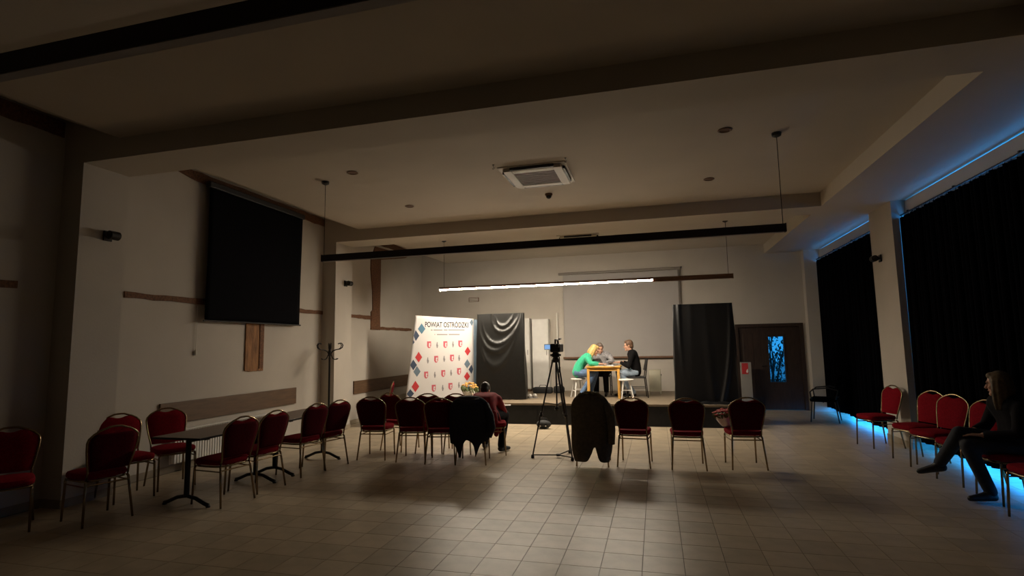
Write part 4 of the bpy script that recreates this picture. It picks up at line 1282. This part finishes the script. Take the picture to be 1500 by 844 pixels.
    if kind == 'long':
        for k in range(9):
            a = -1.9 + 3.8*k/8
            x = 0.082*math.sin(a); y = -0.02-0.072*math.cos(a)
            p = hc(x, y, 0.03)
            dn = P.get('hairfall', V(0, 0, -1))
            hb.chain([(p, 0.030), (p + dn*0.10 + HR @ Vector((x*0.2, y*0.2, 0)), 0.030), (p + dn*0.20 + HR @ Vector((x*0.15, y*0.1, 0)), 0.026), (p + dn*0.28 + HR @ Vector((x*0.05, 0, 0)), 0.016)], 8)
    if kind == 'bob':
        for k in range(9):
            a = -1.75 + 3.5*k/8
            x = 0.082*math.sin(a); y = -0.02-0.075*math.cos(a)
            p = hc(x, y, 0.02)
            hb.chain([(p, 0.030), (hc(x*1.05, y*1.05, -0.06), 0.028), (hc(x*0.95, y*0.95, -0.11), 0.018)], 8)
    if kind == 'tail':
        p = hc(0, -0.115, 0.03)
        hb.chain([(p, 0.028), (p + V(0, 0, -0.08) + HR @ Vector((0, -0.03, 0)), 0.030), (p + V(0, 0, -0.20) + HR @ Vector((0, -0.03, 0)), 0.018)], 8)
    remesh(hb, 'hair', hm, t, 0.009, 3)
    return t

# person in the green jumper, seated left of the table, leaning over it
g0 = V(-1.80, 12.55, SZ)
P = dict(pelvis=g0+V(0.02, 0, 0.57), chest=g0+V(0.26, 0.0, 0.90), neck=g0+V(0.345, 0.0, 0.985), head=g0+V(0.42, 0.0, 1.07),
         face=V(1, 0.12, -0.42), lat=V(0, -1, 0), bow=V(-0.08, 0, 0.06), headup=V(0.35, 0, 1), hairfall=V(-0.45, 0, -0.89),
         arms=[(g0+V(0.27, 0.19, 0.90), g0+V(0.36, 0.24, 0.77), g0+V(0.52, 0.12, 0.765), V(1, -0.1, 0)),
               (g0+V(0.27, -0.19, 0.90), g0+V(0.36, -0.26, 0.77), g0+V(0.52, -0.17, 0.765), V(1, 0.15, 0))],
         legs=[(g0+V(0.04, 0.09, 0.555), g0+V(0.42, 0.12, 0.545), g0+V(0.28, 0.12, 0.085), V(1, 0.1, 0)),
               (g0+V(0.04, -0.09, 0.555), g0+V(0.41, -0.13, 0.545), g0+V(0.12, -0.14, 0.085), V(1, 0, 0))], curl=0.25)
person('person in a green jumper and jeans leaning over the pine table', P, (M_GREEN, M_DENIM, M_SHOE), ('long', M_HAIRBLOND), g0)
# person behind the table
b0 = V(-1.28, 13.25, SZ)
P = dict(pelvis=b0+V(0, 0.02, 0.57), chest=b0+V(-0.01, -0.16, 0.93), neck=b0+V(-0.01, -0.22, 1.02), head=b0+V(-0.02, -0.29, 1.11),
         face=V(0.35, -1, -0.35), lat=V(-1, 0, 0), bow=V(0, 0.06, 0.04),
         arms=[(b0+V(0.18, -0.15, 0.93), b0+V(0.27, -0.26, 0.80), b0+V(0.12, -0.44, 0.775), V(-0.3, -1, 0)),
               (b0+V(-0.19, -0.15, 0.93), b0+V(-0.27, -0.26, 0.80), b0+V(-0.14, -0.44, 0.775), V(0.3, -1, 0))],
         legs=[(b0+V(0.09, 0.0, 0.555), b0+V(0.11, -0.40, 0.54), b0+V(0.11, -0.36, 0.085), V(0, -1, 0)),
               (b0+V(-0.09, 0.0, 0.555), b0+V(-0.11, -0.40, 0.54), b0+V(-0.12, -0.30, 0.085), V(0, -1, 0))], curl=0.25)
person('person in a grey checked shirt bent over the far side of the pine table', P, (M_GREYSTRIPE, M_DARKCLOTH, M_SHOE, 'shirt'), ('short', M_HAIRGREY), b0)
# person in black on the other side
r0 = V(-0.47, 12.66, SZ)
P = dict(pelvis=r0+V(0.0, 0, 0.57), chest=r0+V(-0.06, 0.0, 0.96), neck=r0+V(-0.10, 0.0, 1.055), head=r0+V(-0.145, -0.01, 1.165),
         face=V(-1, 0.05, -0.12), lat=V(0, 1, 0), bow=V(0.05, 0, 0.0),
         arms=[(r0+V(-0.06, -0.195, 0.955), r0+V(-0.14, -0.25, 0.70), r0+V(-0.33, -0.16, 0.79), V(-1, 0.2, 0.05)),
               (r0+V(-0.06, 0.195, 0.955), r0+V(-0.16, 0.25, 0.72), r0+V(-0.29, 0.15, 0.79), V(-1, -0.2, 0.05))],
         legs=[(r0+V(-0.02, -0.09, 0.555), r0+V(-0.36, -0.17, 0.545), r0+V(-0.06, -0.20, 0.10), V(-1, -0.1, -0.1)),
               (r0+V(-0.02, 0.09, 0.555), r0+V(-0.40, 0.13, 0.545), r0+V(-0.30, 0.13, 0.085), V(-1, 0, 0))], palm=V(0, 0, -1), curl=0.35)
person('person in a black jumper and light jeans seated beside the white stool', P, (M_BLACKKNIT, M_DENIMLIGHT, M_SHOE), ('short', M_HAIRBROWN), r0)
# person in red with the back to the camera
q0 = V(-2.60, 8.08, 0)
P = dict(pelvis=q0+V(0.0, -0.02, 0.57), chest=q0+V(-0.05, 0.17, 0.80), neck=q0+V(-0.08, 0.27, 0.86), head=q0+V(-0.12, 0.36, 0.925),
         face=V(-0.25, 1, -0.75), lat=V(1, 0.1, 0), bow=V(0, -0.12, 0.08), headup=V(0, 0.5, 1),
         arms=[(q0+V(-0.24, 0.17, 0.81), q0+V(-0.23, 0.36, 0.62), q0+V(-0.06, 0.55, 0.64), V(0.3, 1, 0.1)),
               (q0+V(0.14, 0.19, 0.80), q0+V(0.20, 0.34, 0.59), q0+V(0.10, 0.57, 0.64), V(-0.2, 1, 0.1))],
         legs=[(q0+V(-0.09, 0.0, 0.555), q0+V(-0.13, 0.42, 0.545), q0+V(-0.13, 0.36, 0.085), V(-0.1, 1, 0)),
               (q0+V(0.09, 0.0, 0.555), q0+V(0.20, 0.42, 0.545), q0+V(0.20, 0.16, 0.085), V(0.45, 1, 0))], palm=V(0, 0, 1), curl=0.5)
pr_ = person('person in a red jacket hunched forward on a chair, back to the hall', P, (M_REDJACKET, M_DARKCLOTH, M_SHOE, 'jacket'), ('short', M_HAIRDARK), q0)
hm_ = B().chain([(V(0.16, -0.08, 0.62), 0.05), (V(0.19, -0.09, 0.48), 0.045), (V(0.20, -0.09, 0.31), 0.04)]).chain([(V(0.15, 0.06, 0.62), 0.045), (V(0.21, 0.06, 0.48), 0.035), (V(0.215, 0.04, 0.33), 0.03)])
remesh(hm_, 'jacket_hem', M_REDJACKET, pr_, 0.012, 5)
o = B().box(-0.10, 0.14, -0.07, 0.07, 0, 0.006, 0.002).obj('notebook', M_PAPER, None, loc=(-2.50, 8.68, 0.665), rotz=0.2)
tag(o, 'white notebook held by the person in red', 'notebook')
# woman in dark clothes by the curtain, legs crossed
w0 = V(3.42, 6.68, 0)
P = dict(pelvis=w0+V(0.05, 0, 0.57), chest=w0+V(0.02, 0.02, 0.95), neck=w0+V(-0.01, 0.02, 1.05), head=w0+V(-0.05, 0.0, 1.165),
         face=V(-0.75, 0.65, -0.12), lat=V(0, 1, 0), bow=V(0.06, 0, 0), hairfall=V(0, 0, -1),
         arms=[(w0+V(0.02, -0.19, 0.94), w0+V(-0.06, -0.27, 0.69), w0+V(-0.27, -0.10, 0.66), V(-1, 0.4, 0)),
               (w0+V(0.02, 0.20, 0.94), w0+V(-0.05, 0.30, 0.70), w0+V(-0.24, 0.12, 0.68), V(-1, -0.3, 0))],
         legs=[(w0+V(0.0, -0.09, 0.555), w0+V(-0.40, -0.07, 0.545), w0+V(-0.25, -0.08, 0.085), V(-1, -0.1, 0)),
               (w0+V(0.0, 0.09, 0.56), w0+V(-0.42, 0.02, 0.66), w0+V(-0.53, 0.24, 0.29), V(-0.9, 0.3, -0.2))], curl=0.3)
person('woman in dark clothes with legs crossed, seated by the curtain', P, (M_DARKCLOTH, M_DARKDENIM, M_SHOE, 'jacket'), ('long', M_HAIRDKBLOND), w0)
